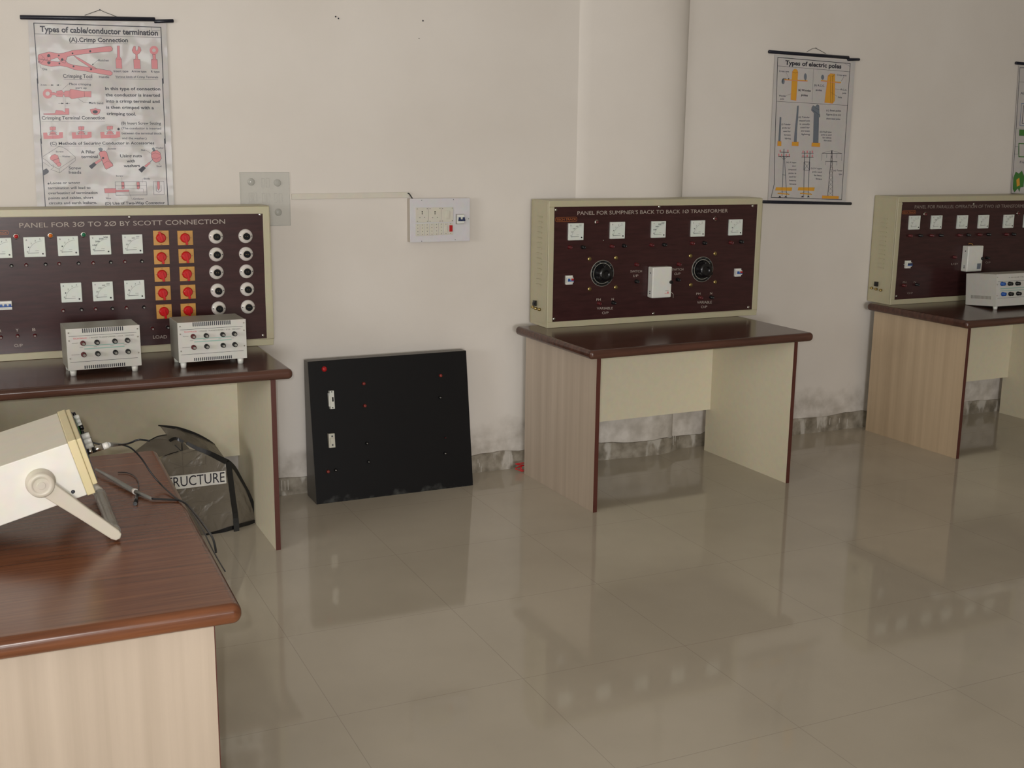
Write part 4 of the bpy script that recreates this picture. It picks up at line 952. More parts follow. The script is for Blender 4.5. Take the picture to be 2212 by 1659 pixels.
    line(q, c3, [(1825, 250), (1880, 220), (1955, 250)], .0008, BK, y - .0003); line(q, c3, [(1830, 300), (1900, 320), (1970, 285)], .0008, BK, y - .0003); poly(q, c3, [(1830, 150), (1860, 135), (1885, 190), (1850, 200)], GR, y - .0002, BK, .0006)
    line(q, c3, [(1800, 370), (1840, 330)], .0025, GR, y); poly(q, c3, [(1710, 430), (1790, 368), (1808, 385), (1735, 455)], PK, y - .0002, BK, .0006); poly(q, c3, [(1615, 490), (1690, 430), (1735, 465), (1665, 538)], BK, y - .0003)
    T(c3, 'Nut', 1660, 190, 1725, 190, 26); line(q, c3, [(1735, 180), (1820, 235)], .0008, BK, y); T(c3, 'Washer', 1885, 155, 2020, 155, 24); line(q, c3, [(1975, 165), (1970, 225)], .0005, TX, y); T(c3, 'Stud', 1905, 450, 1980, 450, 28); line(q, c3, [(1935, 375), (1960, 410)], .0007, BK, y)
    disc(q, c3, 183, 712, 16, BK, y)
    for i, (s, xl, xr) in enumerate((('Loose or wrong', 215, 685), ('termination will lead to', 172, 852), ('overheating of termination', 178, 965), ('points and cables, short', 182, 900), ('circuits and earth leakage.', 190, 955))):
        T(c3, s, xl, 722 + i * 80, xr, 716 + i * 79, 40, .006)
    T(c3, 'Screw', 1258, 602, 1372, 602, 26); line(q, c3, [(1340, 612), (1358, 680)], .0006, TX, y); T(c3, 'Body', 1705, 645, 1800, 645, 26); line(q, c3, [(1700, 632), (1678, 640), (1678, 700)], .0006, TX, y)
    line(q, c3, [(1245, 685), (1740, 680), (1752, 895), (1258, 902), (1245, 685)], .0012, TX, y); line(q, c3, [(1245, 750), (1745, 745)], .0008, TX, y); line(q, c3, [(1285, 790), (1690, 795), (1700, 870)], .0007, TX, y)
    for k in range(3): line(q, c3, [(1262, 850 + k * 18), (1745, 845 + k * 18)], .0005, TX, y)
    poly(q, c3, [(1070, 790), (1258, 788), (1258, 860), (1080, 862)], PK, y - .0002, BK, .0008); poly(q, c3, [(1258, 815), (1465, 812), (1465, 842), (1258, 845)], PK, y - .0002, BK, .0006)
    for x in (1365, 1608): poly(q, c3, [(x - 22, 688), (x + 22, 688), (x + 28, 780), (x + 5, 802), (x - 15, 790)], PK, y - .0003, BK, .0009); line(q, c3, [(x - 15, 750), (x + 20, 750)], .003, BK, y - .0005)
    line(q, c3, [(1850, 680), (2020, 675), (2025, 885), (1862, 890), (1850, 680)], .001, TX, y); poly(q, c3, [(1912, 680), (1950, 680), (1955, 780), (1935, 822), (1918, 790)], PK, y - .0003, BK, .0009)
    line(q, c3, [(1895, 740), (1900, 830), (1940, 850), (1978, 830), (1975, 740)], .0012, TX, y)
    line(q, c3, [(1135, 865), (1138, 920)], .0006, TX, y); T(c3, 'Wire', 1095, 960, 1180, 960, 26); line(q, c3, [(1462, 842), (1510, 960), (1540, 960)], .0007, TX, y); T(c3, 'Conductor', 1535, 965, 1705, 965, 26)
    T(c3, '(D) Use of Two-Way Connector', 1085, 1048, 2040, 1035, 44, .006)

poster('wall_poster', 'hanging poster of pink crimping tools headed Types of cable/conductor termination', 'hanging school charts',
       [(60.5, 43), (359, 50), (377, 470), (81, 470)], [(43, 37), (335, 41.5), (333, 46), (375, 45)], None, [(183, 33), (205, 25), (215.5, 21.5), (228, 27), (252, 36)], None, art_cable)

def art_poles(q, f, y):
    c = Crop(f, 1640, 90, 4.483, y)
    T = lambda s, xl, yl, xr, yr, h, bold=0.0, m=None: c.text(q, s, xl, yl, xr, yr, h, m or (BK if bold else TX), y, bold + .012)
    W_ = .003
    line(q, c, [(180, 152), (882, 212)], W_, BK, y); line(q, c, [(180, 152), (165, 600), (150, 1100), (146, 1380), (115, 1508)], W_, BK, y)
    line(q, c, [(882, 212), (850, 700), (815, 1250), (798, 1530)], W_, BK, y); line(q, c, [(115, 1508), (798, 1530)], W_, BK, y)
    line(q, c, [(178, 235), (880, 292)], .0014, BK, y); line(q, c, [(172, 578), (858, 618)], .0014, BK, y); line(q, c, [(526, 265), (512, 585)], .001, TX, y); line(q, c, [(830, 212), (880, 240)], .001, TX, y)
    T('Types of electric poles', 252, 222, 795, 260, 42, .018)
    # wooden pole
    poly(q, c, [(320, 290), (335, 268), (350, 262), (368, 272), (376, 295), (358, 572), (305, 562)], OC, y, M['ink_pink'], .0012)
    line(q, c, [(322, 292), (348, 305), (374, 300)], .0012, BK, y - .0002)
    line(q, c, [(235, 368), (465, 380)], .0062, M['ink_ochre'], y - .0003); line(q, c, [(235, 372), (465, 385)], .0022, M['ink_pink'], y - .0004)
    disc(q, c, 447, 340, 14, GR, y - .0003, 14, 34); line(q, c, [(447, 370), (446, 380)], .002, BK, y - .0004); disc(q, c, 232, 385, 15, GR, y - .0005, 12, 28); line(q, c, [(222, 400), (232, 358), (262, 362)], .0025, BK, y - .0005); disc(q, c, 285, 360, 6, BK, y - .0005)
    T('Cross arm', 192, 292, 288, 298, 16); line(q, c, [(262, 302), (283, 345)], .0009, TX, y); T('Wooden', 190, 530, 258, 534, 16); T('pole', 204, 560, 240, 562, 16); line(q, c, [(262, 522), (312, 504)], .001, BK, y)
    T('(a) Wooden', 378, 474, 500, 486, 20, .01); T('poles', 408, 524, 470, 530, 20, .01)
    # R.C.C. pole
    poly(q, c, [(665, 330), (690, 308), (735, 312), (732, 572), (710, 600), (632, 590)], OC, y, M['ink_pink'], .0012); line(q, c, [(690, 340), (690, 590)], .0012, BK, y - .0002); line(q, c, [(715, 315), (708, 595)], .0012, BK, y - .0002); line(q, c, [(668, 330), (715, 335), (735, 315)], .0012, BK, y - .0002)
    line(q, c, [(600, 378), (790, 396)], .0062, M['ink_ochre'], y - .0003); line(q, c, [(600, 382), (785, 402)], .0022, M['ink_pink'], y - .0004); disc(q, c, 614, 345, 15, GR, y - .0003, 14, 24)
    line(q, c, [(690, 345), (690, 590)], .001, BK, y - .0006); line(q, c, [(712, 330), (708, 590)], .001, BK, y - .0006)
    T('Cross arm', 752, 328, 845, 336, 16); line(q, c, [(820, 340), (795, 382)], .0014, BK, y); T('(b) R.C.C.', 532, 430, 632, 436, 18); T('poles', 548, 474, 608, 480, 18)
    T('R.C.C.', 790, 470, 850, 476, 16); T('pole', 806, 504, 842, 508, 16); line(q, c, [(735, 457), (790, 463)], .001, BK, y); T('Hole', 762, 545, 800, 548, 16); line(q, c, [(695, 490), (755, 530)], .001, BK, y)
    # three steel poles
    poly(q, c, [(200, 730), (213, 732), (205, 965), (186, 963)], GR, y, BK, .0007); poly(q, c, [(178, 963), (214, 965), (214, 1012), (176, 1010)], OC, y, M['ink_pink'], .001)
    poly(q, c, [(368, 622), (382, 620), (376, 740), (366, 850), (362, 970), (336, 968), (346, 850), (358, 740)], GR, y, BK, .0007); poly(q, c, [(318, 970), (382, 970), (380, 1012), (316, 1008)], OC, y, M['ink_pink'], .001)
    poly(q, c, [(508, 640), (522, 618), (545, 628), (560, 610), (580, 618), (582, 690), (590, 725), (578, 735), (572, 980), (522, 978), (530, 690), (505, 665)], GR, y, BK, .001); line(q, c, [(515, 660), (590, 715)], .0014, BK, y - .0003); line(q, c, [(540, 640), (580, 660)], .0012, BK, y - .0003)
    for x in (537, 548, 560): line(q, c, [(x + 3, 700), (x, 978)], .0008, BK, y - .0003)
    poly(q, c, [(510, 978), (590, 982), (588, 1020), (506, 1015)], OC, y, M['ink_pink'], .001)
    for i, s in enumerate(('(i) Tubular', 'pole for', 'used for', 'domestic', 'lighting')): T(s, 216 + 8 * i, 806 + 34 * i, 305, 808 + 34 * i, 14)
    for i, s in enumerate(('(ii) Tubular', 'stepped pole', 'is usually', 'used for', 'street', 'lighting')): T(s, 380 + 6 * i, 738 + 33 * i, 490, 740 + 33 * i, 15)
    for i, s in enumerate(('(iii) Rail type', 'pole is used', 'for railway', 'lines')): T(s, 585 + 14 * i, 880 + 28 * i, 700, 882 + 28 * i, 15)
    for i, s in enumerate(('(c) Steel poles', 'Figures (i) to (vi)', 'show steel poles')): T(s, 650, 672 + 40 * i, 792 - i * 4, 678 + 40 * i, 17)
    # lattice poles
    line(q, c, [(240, 1040), (238, 1130)], .005, GR, y)
    line(q, c, [(236, 1120), (222, 1490)], .0035, GR, y); line(q, c, [(244, 1120), (265, 1490)], .0035, GR, y); line(q, c, [(238, 1040), (220, 1490)], .001, BK, y - .0003); line(q, c, [(246, 1120), (268, 1490)], .001, BK, y - .0003)
    line(q, c, [(200, 1070), (285, 1072)], .0025, BK, y - .0003); line(q, c, [(186, 1110), (298, 1112)], .003, BK, y - .0003); line(q, c, [(205, 1112), (238, 1142), (275, 1112)], .0014, BK, y - .0003); line(q, c, [(225, 1290), (255, 1292)], .0018, BK, y - .0003)
    for x, yy in ((204, 1058), (278, 1058), (190, 1096), (218, 1098), (262, 1098), (292, 1098)): disc(q, c, x, yy, 7, PK, y - .0005, 8, 13)
    line(q, c, [(440, 1060), (430, 1505)], .004, GR, y); line(q, c, [(492, 1060), (472, 1505)], .004, GR, y); line(q, c, [(440, 1060), (430, 1505)], .0012, BK, y - .0003); line(q, c, [(492, 1060), (474, 1505)], .0012, BK, y - .0003)
    line(q, c, [(412, 1078), (525, 1080)], .0028, BK, y - .0003); line(q, c, [(412, 1118), (525, 1120)], .0028, BK, y - .0003); line(q, c, [(434, 1165), (490, 1166), (488, 1245), (432, 1243), (434, 1165)], .0018, BK, y - .0003); line(q, c, [(436, 1168), (487, 1243)], .0014, BK, y - .0003); line(q, c, [(489, 1168), (434, 1242)], .0014, BK, y - .0003)
    for x in (425, 465, 515):
        for yy in (1066, 1106): disc(q, c, x, yy, 7, PK, y - .0005, 8, 13)
    for cx in (240, 458):
        poly(q, c, [(cx - 78, 1410), (cx + 80, 1412), (cx + 74, 1445), (cx - 86, 1440)], OC, y - .0001); line(q, c, [(cx - 60, 1468), (cx + 50, 1478)], .006, OC, y - .0001); line(q, c, [(cx - 58, 1475), (cx - 25, 1455), (cx + 18, 1455), (cx + 48, 1480)], .001, BK, y - .0003)
        for dx in (-40, 18): poly(q, c, [(cx + dx - 14, 1508), (cx + dx, 1490), (cx + dx + 14, 1508)], BK, y - .0004)
    # tower
    poly(q, c, [(702, 1055), (709, 1055), (712, 1495), (664, 1490)], WH, y); line(q, c, [(702, 1055), (664, 1490)], .0028, BK, y - .0003); line(q, c, [(706, 1055), (712, 1492)], .0028, BK, y - .0003)
    for i in range(10):
        t0, t1 = i / 10, (i + 1) / 10; L_ = lambda t: 702 - 38 * t; R_ = lambda t: 706 + 6 * t; Yv = lambda t: 1055 + 437 * t
        line(q, c, [(L_(t0), Yv(t0)), (R_(t1), Yv(t1))], .0012, BK, y - .0004); line(q, c, [(R_(t0), Yv(t0)), (L_(t1), Yv(t1))], .0012, BK, y - .0004)
    line(q, c, [(610, 1080), (800, 1084)], .0028, BK, y - .0003); line(q, c, [(612, 1078), (705, 1054), (798, 1082)], .001, BK, y - .0003); line(q, c, [(642, 1160), (755, 1163)], .0024, BK, y - .0003)
    for x, y0_, y1_ in ((608, 1080, 1150), (655, 1082, 1125), (752, 1084, 1128), (800, 1085, 1152), (645, 1162, 1195), (753, 1163, 1198)): line(q, c, [(x, y0_), (x - 2, y1_)], .0018, GR, y - .0003)
    poly(q, c, [(610, 1490), (772, 1496), (768, 1524), (608, 1518)], OC, y - .0002, M['ink_pink'], .001)
    for i, s in enumerate(('(iv) A type', 'or', 'compound', 'pole is', 'used for', 'heavy', 'lines')): T(s, 262 + (14 + 3 * i if i else 0) + (40 if i == 1 else 0), 1174 + 35 * i, 358, 1176 + 35 * i, 14)
    for i, s in enumerate(('(v) H type', 'pole used', 'for heavy', 'lines')): T(s, 500 + 16 * i, 1232 + 34 * i, 606, 1236 + 34 * i, 15)
    T('(vi) Tower', 718, 1254, 806, 1256, 15); T('type', 770, 1288, 802, 1290, 15)
poster('wall_poster', 'hanging poster of ochre and grey poles headed Types of electric poles', 'hanging school charts',
       [(1674, 118), (1848, 133), (1826, 437), (1659, 435)], [(1661, 111.5), (1834, 124.5), (1832, 128.5), (1857, 128.5)], [(1648, 436), (1839, 440)], [(1743, 112), (1754, 105.5), (1761.5, 104), (1770, 108), (1784, 116)], None, art_poles)

def art_green(q, f, y):
    c = Crop(f, 2150, 100, 4.613, y); G = M['ink_green']
    line(q, c, [(245, 213), (700, 235)], .003, BK, y); line(q, c, [(245, 213), (215, 700), (190, 1100), (160, 1465)], .003, BK, y); line(q, c, [(160, 1465), (650, 1490)], .003, BK, y)
    line(q, c, [(240, 355), (690, 380)], .0014, TX, y); line(q, c, [(212, 820), (660, 845)], .001, TX, y); line(q, c, [(195, 1000), (230, 1000), (230, 1075), (190, 1075)], .0012, TX, y)
    for k, m_ in ((0, M['ink_blue']), (22, TX)):
        line(q, c, [(262 + k, 570 + k), (420 - k, 575 + k), (415 - k, 795 - k), (245 + k, 790 - k), (262 + k, 570 + k)], .004, m_, y)
    poly(q, c, [(240, 830), (400, 838), (396, 898), (238, 890)], G, y, BK, .001)
    for k in (0,): line(q, c, [(235, 968), (420, 975), (415, 1105), (235, 1100), (235, 968)], .006, G, y)
    poly(q, c, [(180, 1310), (205, 1250), (235, 1270), (265, 1240), (290, 1300), (280, 1400), (250, 1405), (240, 1450), (225, 1415), (190, 1455), (175, 1420)], G, y, BK, .001); poly(q, c, [(210, 1330), (240, 1310), (245, 1385), (215, 1400)], OC, y - .0003)
    c.text(q, 'AC', 250, 480, 300, 482, 26, TX, y); c.text(q, 'Motors', 330, 320, 560, 330, 50, BK, y, .015); c.text(q, 'Field core', 245, 1165, 420, 1172, 24, TX, y)
poster('wall_poster', 'hanging poster with green and blue drawings, cut off by the right edge of the photo', 'hanging school charts',
       [(2201, 142), (2330, 154), (2300, 440), (2183, 422)], [(2194.5, 136), (2340, 148)], None, None, None, art_green)

# ------------------------------------------------------------------ oscilloscope on the near table
TA = math.radians(15); oS = Vector((0.189, -2.525, 0.860))
RS = Matrix(((math.cos(TA), 0, -math.sin(TA)), (0, 1, 0), (math.sin(TA), 0, math.cos(TA))))
t = tag(empty('oscilloscope', oS), 'white oscilloscope tilted up on its carrying handle on the near table', 'oscilloscope')
t.rotation_euler = (0, -TA, 0)
RSi = RS.transposed()
def scope_px(u, v, x0):
    """local (y, z) of a photo point on the scope's cross plane x = x0"""
    c = RSi @ (CAM - oS); d = RSi @ ray(u, v); tt = (x0 - c.x) / d.x; p = c + d * tt; return p.y, p.z
LN, WD, HT = 0.365, 0.305, 0.125
b = MB(); b.box(-LN, 0, 0, WD, 0, HT, M['scope_white'], {'+z': M['scope_top']})
b.build('case', t, bevel=.002)
b = MB(); b.box(0, .018, -.001, WD + .001, -.002, HT + .003, M['scope_bezel']); b.box(.018, .029, .003, WD - .003, .016, HT + .001, M['scope_bezel'])
bz = b.build('bezel', t, bevel=.002)
b = MB(); b.box(.029, .031, .010, WD - .010, .022, HT - .006, M['mark']); b.build('control_face', t)
b = MB(); b.box(.031, .033, WD - .135, WD - .020, .030, HT - .014, M['ink_green']); b.build('screen', t)
def skn(u, v, yl, r, l, m, name='knob'):
    d = ray(u, v); tt = (oS.y + yl - CAM.y) / d.y; z = (RSi @ (CAM + d * tt - oS)).z
    q = MB(); q.lathe((.031, yl, z), [(r, 0), (r, l * .8), (r * .85, l)], m, axis='x', n=18); return q.build(name, t)
for u, v in ((163, 903), (166, 911), (169, 919)): skn(u, v, .262, .0062, .012, M['white_plastic'], 'push_button')
for u, v, yl, l in ((160, 897, .285, .007), (174, 912, .275, .013), (178, 922, .26, .013), (184, 934, .22, .010), (193, 938, .205, .018), (198, 949, .19, .020), (201, 960, .17, .020)): skn(u, v, yl, .0075, l, M['black'])
for u, v in ((188, 941), (192, 952), (195, 962)): skn(u, v, .13, .0068, .018, M['white_plastic'])
def scope_at(u, v, yl):
    d = ray(u, v); tt = (oS.y + yl - CAM.y) / d.y; return yl, (RSi @ (CAM + d * tt - oS)).z
y, z = scope_at(190, 976, .06); q = MB(); q.lathe((.031, y, z), [(.0065, 0), (.0065, .012), (.0045, .0125)], M['chrome'], axis='x', n=16); q.build('input_socket', t)
for x, z in ((-.015, .018), (-.30, .018)):
    q = MB(); q.lathe((x - .01, 0, z), [(.0042, 0), (.0042, .0015), (.002, .0025)], M['mark'], n=12); q.build('screw', t)
for x in (-.05, -.33):
    for y in (.03, WD - .03): q = MB(); q.lathe((x, y, 0), [(.011, 0), (.009, -.012)], M['black'], axis='z', n=14); q.build('foot', t)
# carrying handle: two arms and a grip bar
def loc2(X, Z):
    p = RSi @ (Vector((X, oS.y, Z)) - oS); return p.x, p.z
hx, hz = loc2(.096, .900); ex_, ez_ = loc2(.243, .765)
hb = MB()
def arm(q, y0, y1):
    d_ = Vector((ex_ - hx, 0, ez_ - hz)); L_ = d_.length; d_.normalize(); nn = Vector((-d_.z, 0, d_.x)); pts = []
    for a, w in ((0, .019), (L_ * .55, .0145), (L_ - .004, .0125), (L_ + .006, .009), (L_ + .010, 0), (L_ + .006, -.009), (L_ - .004, -.0125), (L_ * .55, -.0145), (0, -.019)):
        p = Vector((hx, 0, hz)) + d_ * a + nn * w; pts.append((p.x, p.z))
    q.prism(pts, y0, y1, M['handle'])
for y0, y1 in ((-.024, -.009), (WD + .009, WD + .024)):
    q = MB(); arm(q, y0, y1); o = q.build('handle_arm', t, bevel=.003, seg=3)
q = MB(); 
d_ = Vector((ex_ - hx, 0, ez_ - hz)).normalized(); gx, gz = ex_ - d_.x * .003, ez_ - d_.z * .003
q.tube([(gx, -.010, gz), (gx, .02, gz), (gx, WD - .02, gz), (gx, WD + .010, gz)], .0115, M['handle'], n=16, radii=[.0105, .0118, .0118, .0105]); q.build('grip_bar', t)
q = MB(); ys = [.006 + (WD - .012) * i / 24 for i in range(25)]
q.tube([(gx, yy, gz) for yy in ys], .014, M['film_clear'], n=14, radii=[.0138 + .0018 * random.random() for _ in ys]); o = q.build('plastic_wrap', t); o['label'] = 'clear plastic film wrapped round the grip'
for y0, s_ in ((0, 1), (WD, -1)):
    q = MB(); q.lathe((hx, y0, hz), [(.031, 0), (.031, .004 * s_), (.0275, .006 * s_), (.0275, .026 * s_), (.025, .029 * s_), (.017, .0295 * s_), (.016, .028 * s_), (.009, .028 * s_), (.008, .030 * s_), (.001, .030 * s_)], M['handle'], n=40); q.build('pivot_hub', t)

# probe cables
zt = 0.75
def drape(pts): return pts
sy, sz = scope_at(190, 976, .06)
jack = oS + RS @ Vector((.044, sy, sz))
c3z = lambda x, y: (x / 3.568, 860 + y / 3.568)
def tz(x, y, z): return on_z(*c3z(x, y), zt + z)
def smooth(pts, n=6):
    P = [Vector(p) for p in pts]; P = [P[0]] + P + [P[-1]]; out = []
    for i in range(1, len(P) - 2):
        for k in range(n):
            s = k / n; a, b_, c_, d_ = P[i - 1], P[i], P[i + 1], P[i + 2]
            out.append(0.5 * ((2 * b_) + (-a + c_) * s + (2 * a - 5 * b_ + 4 * c_ - d_) * s * s + (-a + 3 * b_ - 3 * c_ + d_) * s ** 3))
    return out + [P[-2]]
def at_x(u, v, X):
    d = ray(u, v); s = (X - CAM.x) / d.x; return CAM + d * s
# probe 1: plug, strain relief, cable over the table and off its edge
xe = 0.424
p_plug = jack; ed = [tz(1240, 640, .004), tz(1340, 745, .004)]
t = tag(empty('probe_cable', jack), 'grey-booted probe lead plugged into the oscilloscope, running off the near table edge', 'probe cable')
def rel(ps): return [Vector(p) - jack for p in ps]
d_ = (RS @ Vector((1, 0, 0)))
q = MB(); q.tube(rel([jack - d_ * .002, jack + d_ * .022]), .0065, M['chrome'], n=16); q.tube(rel([jack + d_ * .022, jack + d_ * .034]), .0075, M['white_plastic'], n=16); q.build('plug', t)
a = jack + d_ * .034; bt = at_x(*c3z(930, 357), .30)
q = MB(); pts = [a, a.lerp(bt, .33), a.lerp(bt, .66), bt]; q.tube(rel(pts), .004, M['grey_cable'], n=10, radii=[.0058 - .003 * i / len(pts) for i in range(len(pts))]); q.build('strain_relief', t)
pts = smooth([bt, at_x(*c3z(1010, 385), .325), at_x(*c3z(1090, 465), .35), at_x(*c3z(1160, 570), .37), at_x(*c3z(1240, 665), .392), tz(1330, 748, .004), tz(1395, 795, .004)])
lastp = pts[-1]
q = MB(); q.tube(rel(pts), .0021, M['cable'], n=8); q.build('lead', t)
# probe 2: lies on the table, cable drops behind the edge
P0 = tz(740, 550, .012); P1 = tz(850, 610, .010); P2 = tz(1030, 715, .008); P3 = tz(1170, 775, .006)
t = tag(empty('test_probe', P0), 'clear grey test probe lying on the near table, its black lead hanging over the edge', 'test probe')
rel2 = lambda ps: [Vector(p) - P0 for p in ps]
q = MB(); q.tube(rel2([P0, P1, P2]), .006, M['grey_cable'], n=12, radii=[.0035, .0055, .0062]); q.build('probe_body', t)
q = MB(); q.tube(rel2([P2, P2 + (P3 - P2) * .12]), .0075, M['socket'], n=14); q.build('collar', t)
q = MB(); q.tube(rel2([P2 + (P3 - P2) * .12, P3]), .005, M['grey_cable'], n=12, radii=[.006, .0032]); q.build('strain_relief', t)
edge = [tz(1290, 782, .004), tz(1370, 785, .004), tz(1420, 805, .003)]
fall = []
for (x, y), off in (((1470, 850), .012), ((1530, 925), .016), ((1590, 1005), .018), ((1635, 1070), .018), ((1655, 1130), .017), ((1665, 1190), .016)):
    fall.append(at_x(*c3z(x, y), .424 + off))
q = MB(); q.tube(rel2(smooth([P3] + edge + fall)), .0026, M['cable'], n=8); q.build('lead', t)
g = [tz(910, 572, .003), tz(980, 575, .003), tz(1040, 605, .003), tz(1068, 660, .003), tz(1058, 740, .004)]
q = MB(); q.tube(rel2(smooth(g)), .0013, M['cable'], n=6); q.build('ground_lead', t)
q = MB(); q.tube(rel2([tz(1058, 738, .005), tz(1042, 815, .005)]), .0042, M['black'], n=10, radii=[.0035, .0050]); q.build('clip', t)
# third lead: from the scope towards the far end of the table
S0 = oS + RS @ Vector((.035, WD * .35, .055)); 
pts = smooth([at_x(*c3z(700, 340), .235), at_x(*c3z(790, 358), .26), at_x(*c3z(880, 360), .28), at_x(*c3z(985, 350), .30), at_x(*c3z(1060, 322), .32), at_x(*c3z(1110, 322), .335), at_x(*c3z(1150, 330), .345)])
P0 = pts[0]; q = MB(); q.tube([p - P0 for p in pts], .0024, M['cable'], n=8)
tag(q.build('cable', None, loc=P0), 'thin black lead rising from the oscilloscope front towards the plastic model', 'cable')
# loose lead hanging along the edge of the near table
pts = smooth([at_x(*c3z(1480, 880), .432), at_x(*c3z(1560, 1010), .432), at_x(*c3z(1640, 1170), .432), at_x(*c3z(1690, 1260), .432), at_x(*c3z(1735, 1335), .432)])
P0 = pts[-1]; q = MB(); q.tube([p - P0 for p in pts], .0016, M['cable'], n=6)
tag(q.build('cable', None, loc=P0), 'thin dark lead hanging against the right edge of the near table', 'cable')

# ------------------------------------------------------------------ plastic-covered model under the left table
c6 = lambda x, y: (330 + x / 5.026, 900 + y / 5.026)
oP = Vector((0.80, -0.42, 0)); fP = Fr(oP, 0.12)
t = tag(empty('project_model', oP, 0.12), 'film-covered black-taped frame model labelled STRUCTURE under the left table', 'project model')
def pp(pts, y0): return [fP.px(*c6(x, y), y0) for x, y in pts]
def film(name, pts, y0, m, lab=None, th=.0015):
    b = MB(); b.prism(pp(pts, y0), y0, y0 + th, m); o = b.build(name, t)
    if lab: o['label'] = lab
    return o
def film3(name, pts, m, th=.0015):
    """sheet through points given as (x, y, depth)"""
    P = [Vector((fP.px(*c6(x, y), d)[0], d, fP.px(*c6(x, y), d)[1])) for x, y, d in pts]
    b = MB(); n = len(P); b.add(P + [p + Vector((0, th, 0)) for p in P], [tuple(range(n)), tuple(n + i for i in reversed(range(n)))] + [(i, n + i, n + (i + 1) % n, (i + 1) % n) for i in range(n)], m)
    return b.build(name, t)
film('front_film', [(100, 440), (270, 385), (400, 350), (470, 365), (620, 425), (800, 490), (830, 620), (870, 900), (905, 1180), (590, 1275), (-100, 1400), (-60, 700)], 0.0, M['film'], 'clear creased plastic film over the front')
film3('side_film', [(800, 490, 0), (870, 560, .03), (950, 690, .05), (1040, 850, .06), (1100, 1000, .065), (1125, 1140, .065), (905, 1185, 0), (870, 900, 0), (830, 620, 0)], M['film'])
film3('top_film', [(70, 95, .10), (250, 120, .10), (430, 180, .10), (570, 240, .10), (670, 295, .10), (800, 480, .02), (700, 440, .01), (470, 355, .01), (330, 275, .05), (150, 195, .09)], M['film'])
film3('top_film', [(-30, 250, .10), (60, 215, .10), (150, 195, .10), (330, 275, .05), (400, 350, .012), (270, 388, .012), (60, 440, .02), (-250, 420, .1)], M['film'])
def strip(name, pts, w, dd=-.002):
    P = [Vector((fP.px(*c6(x, y), d)[0], d + dd, fP.px(*c6(x, y), d)[1])) for x, y, d in pts]; P = smooth(P, 4)
    b = MB(); n = len(P); L_, R_ = [], []
    for i, p in enumerate(P):
        tg = (P[min(i + 1, n - 1)] - P[max(i - 1, 0)]); tg.y = 0; tg.normalize(); nn = Vector((-tg.z, 0, tg.x)) * (w(i / (n - 1)) if callable(w) else w) / 2
        L_.append(p + nn); R_.append(p - nn)
    vs = L_ + R_ + [v + Vector((0, .003, 0)) for v in L_] + [v + Vector((0, .003, 0)) for v in R_]; fs = []
    for i in range(n - 1):
        fs += [(i, i + 1, n + i + 1, n + i), (2 * n + i, 3 * n + i, 3 * n + i + 1, 2 * n + i + 1), (i, 2 * n + i, 2 * n + i + 1, i + 1), (n + i, n + i + 1, 3 * n + i + 1, 3 * n + i)]
    b.add(vs, fs, M['tape']); o = b.build(name, t); return o
strip('tape_strip', [(60, 95, .10), (250, 122, .10), (430, 182, .10), (570, 245, .10), (672, 302, .10)], lambda s: .004 + .012 * math.sin(math.pi * s))
strip('tape_strip', [(180, 262, .06), (250, 235, .05), (330, 275, .03)], .012)
strip('tape_strip', [(365, 285, .02), (480, 345, .01), (620, 400, .0), (800, 490, 0)], lambda s: .012 + .012 * s)
strip('tape_strip', [(820, 490, 0), (840, 650, 0), (870, 880, 0), (900, 1100, 0), (912, 1290, -.02)], .0235)
strip('tape_strip', [(805, 480, 0), (880, 550, .03), (960, 690, .05), (1050, 860, .06), (1110, 1030, .065), (1135, 1180, .065)], lambda s: .017 - .004 * s)
strip('tape_strip', [(1142, 1150, .065), (1142, 1228, .065)], .005)
strip('tape_strip', [(580, 1290, 0), (740, 1245, .0), (900, 1195, .0), (1125, 1135, .06)], .017)
strip('tape_strip', [(-30, 255, .10), (60, 212, .10), (150, 197, .10)], .004)
strip('tape_strip', [(110, 445, .01), (190, 410, .01), (280, 385, .01)], .008)
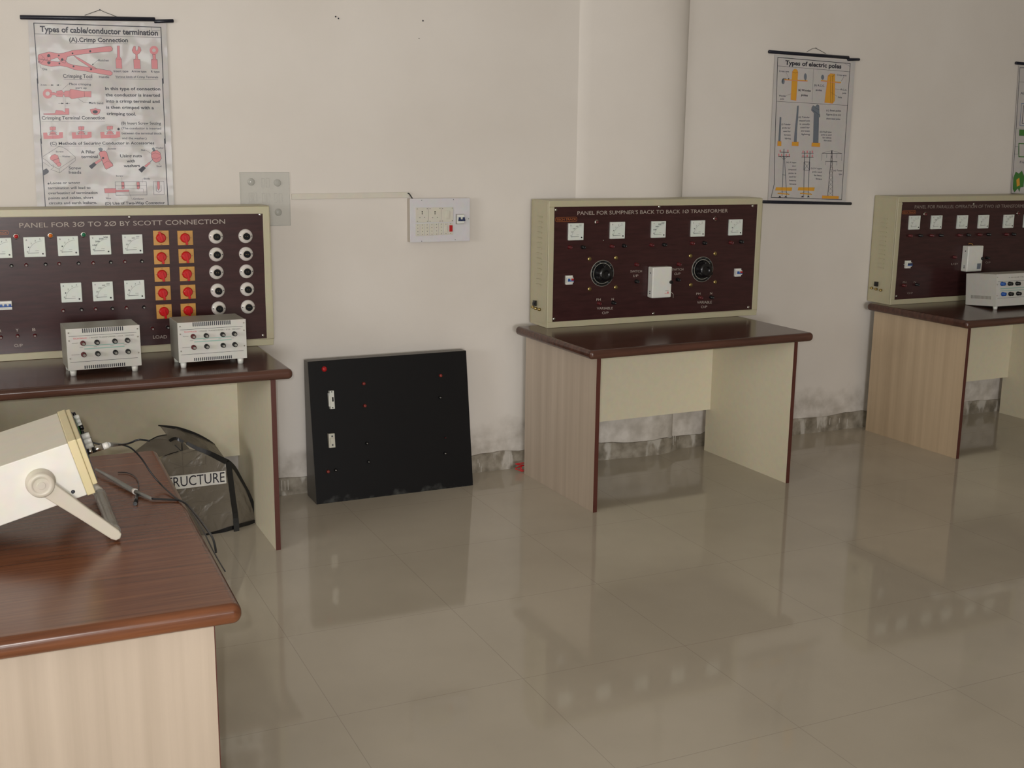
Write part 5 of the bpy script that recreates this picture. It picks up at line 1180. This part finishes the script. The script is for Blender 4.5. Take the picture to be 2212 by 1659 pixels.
# wire lattice inside
for pts in (((315, 290), (330, 600), (380, 900)), ((240, 310), (340, 400), (470, 365)), ((520, 405), (350, 540), (230, 560)), ((575, 430), (575, 530)), ((180, 500), (330, 545), (560, 520)), ((500, 1080), (860, 1040)), ((430, 930), (820, 900))):
    q = MB(); q.tube([Vector((fP.px(*c6(x, y), .012)[0], .012, fP.px(*c6(x, y), .012)[1])) for x, y in pts], .0022, M['cable'], n=6); q.build('wire', t)
# label strip, partly behind the near table
b = MB(); a = fP.px(*c6(235, 655), -.003); 
PL = Vector((fP.px(*c6(262, 772), -.003)[0], -.003, fP.px(*c6(262, 772), -.003)[1])); PR = Vector((fP.px(*c6(790, 715), -.003)[0], -.003, fP.px(*c6(790, 715), -.003)[1]))
w_full = glyphs('STRUCTURE', .0)[2]; w_vis = glyphs('RUCTURE', .0)[2]; dirv = (PR - PL); PLf = PR - dirv * (w_full / w_vis * 1.06)
hv = Vector((0, 0, (Vector(fP.px(*c6(770, 600), -.003)) - Vector(fP.px(*c6(790, 725), -.003))).length))
b.prism([(PLf.x - .012, PLf.z - .007), (PR.x + .004, PR.z - .004), (PR.x + .002, PR.z + hv.z), (PLf.x - .012, PLf.z + hv.z)], -.0032, -.002, M['paper'])
lb = b.build('label_strip', t); lb['label'] = 'white paper strip reading STRUCTURE'
b = MB(); b.text('STRUCTURE', PLf + Vector((0, -.0006, .003)), PR + Vector((-.003, -.0006, .004)), hv * .84, M['ink_black'], 0.0); b.build('lettering', lb)

# ------------------------------------------------------------------ red wire by the middle table
fr_ = lambda x, y: (960 + x / 8.294, 860 + y / 8.294)
pts = []
for x, y, yy in ((1425, 1172, -.075), (1350, 1180, -.07), (1275, 1190, -.066), (1330, 1205, -.066), (1425, 1218, -.07), (1340, 1240, -.074), (1272, 1275, -.078), (1330, 1300, -.082), (1400, 1322, -.088), (1415, 1300, -.088), (1365, 1290, -.086), (1375, 1240, -.08), (1385, 1330, -.088)):
    x_, z_ = fW.px(*fr_(x, y), yy); pts.append(Vector((x_, yy, z_)))
P0 = min(pts, key=lambda p: p.z).copy(); sh = .0035 - P0.z
pts = [p + Vector((0, 0, sh)) for p in pts]; P0 = Vector((P0.x, P0.y, 0))
q = MB(); q.tube([p - P0 for p in smooth(pts, 4)], .0028, M['wire_red'], n=8)
tag(q.build('wire', None, loc=P0), 'bent red wire on the floor at the back corner of the middle table', 'wire')
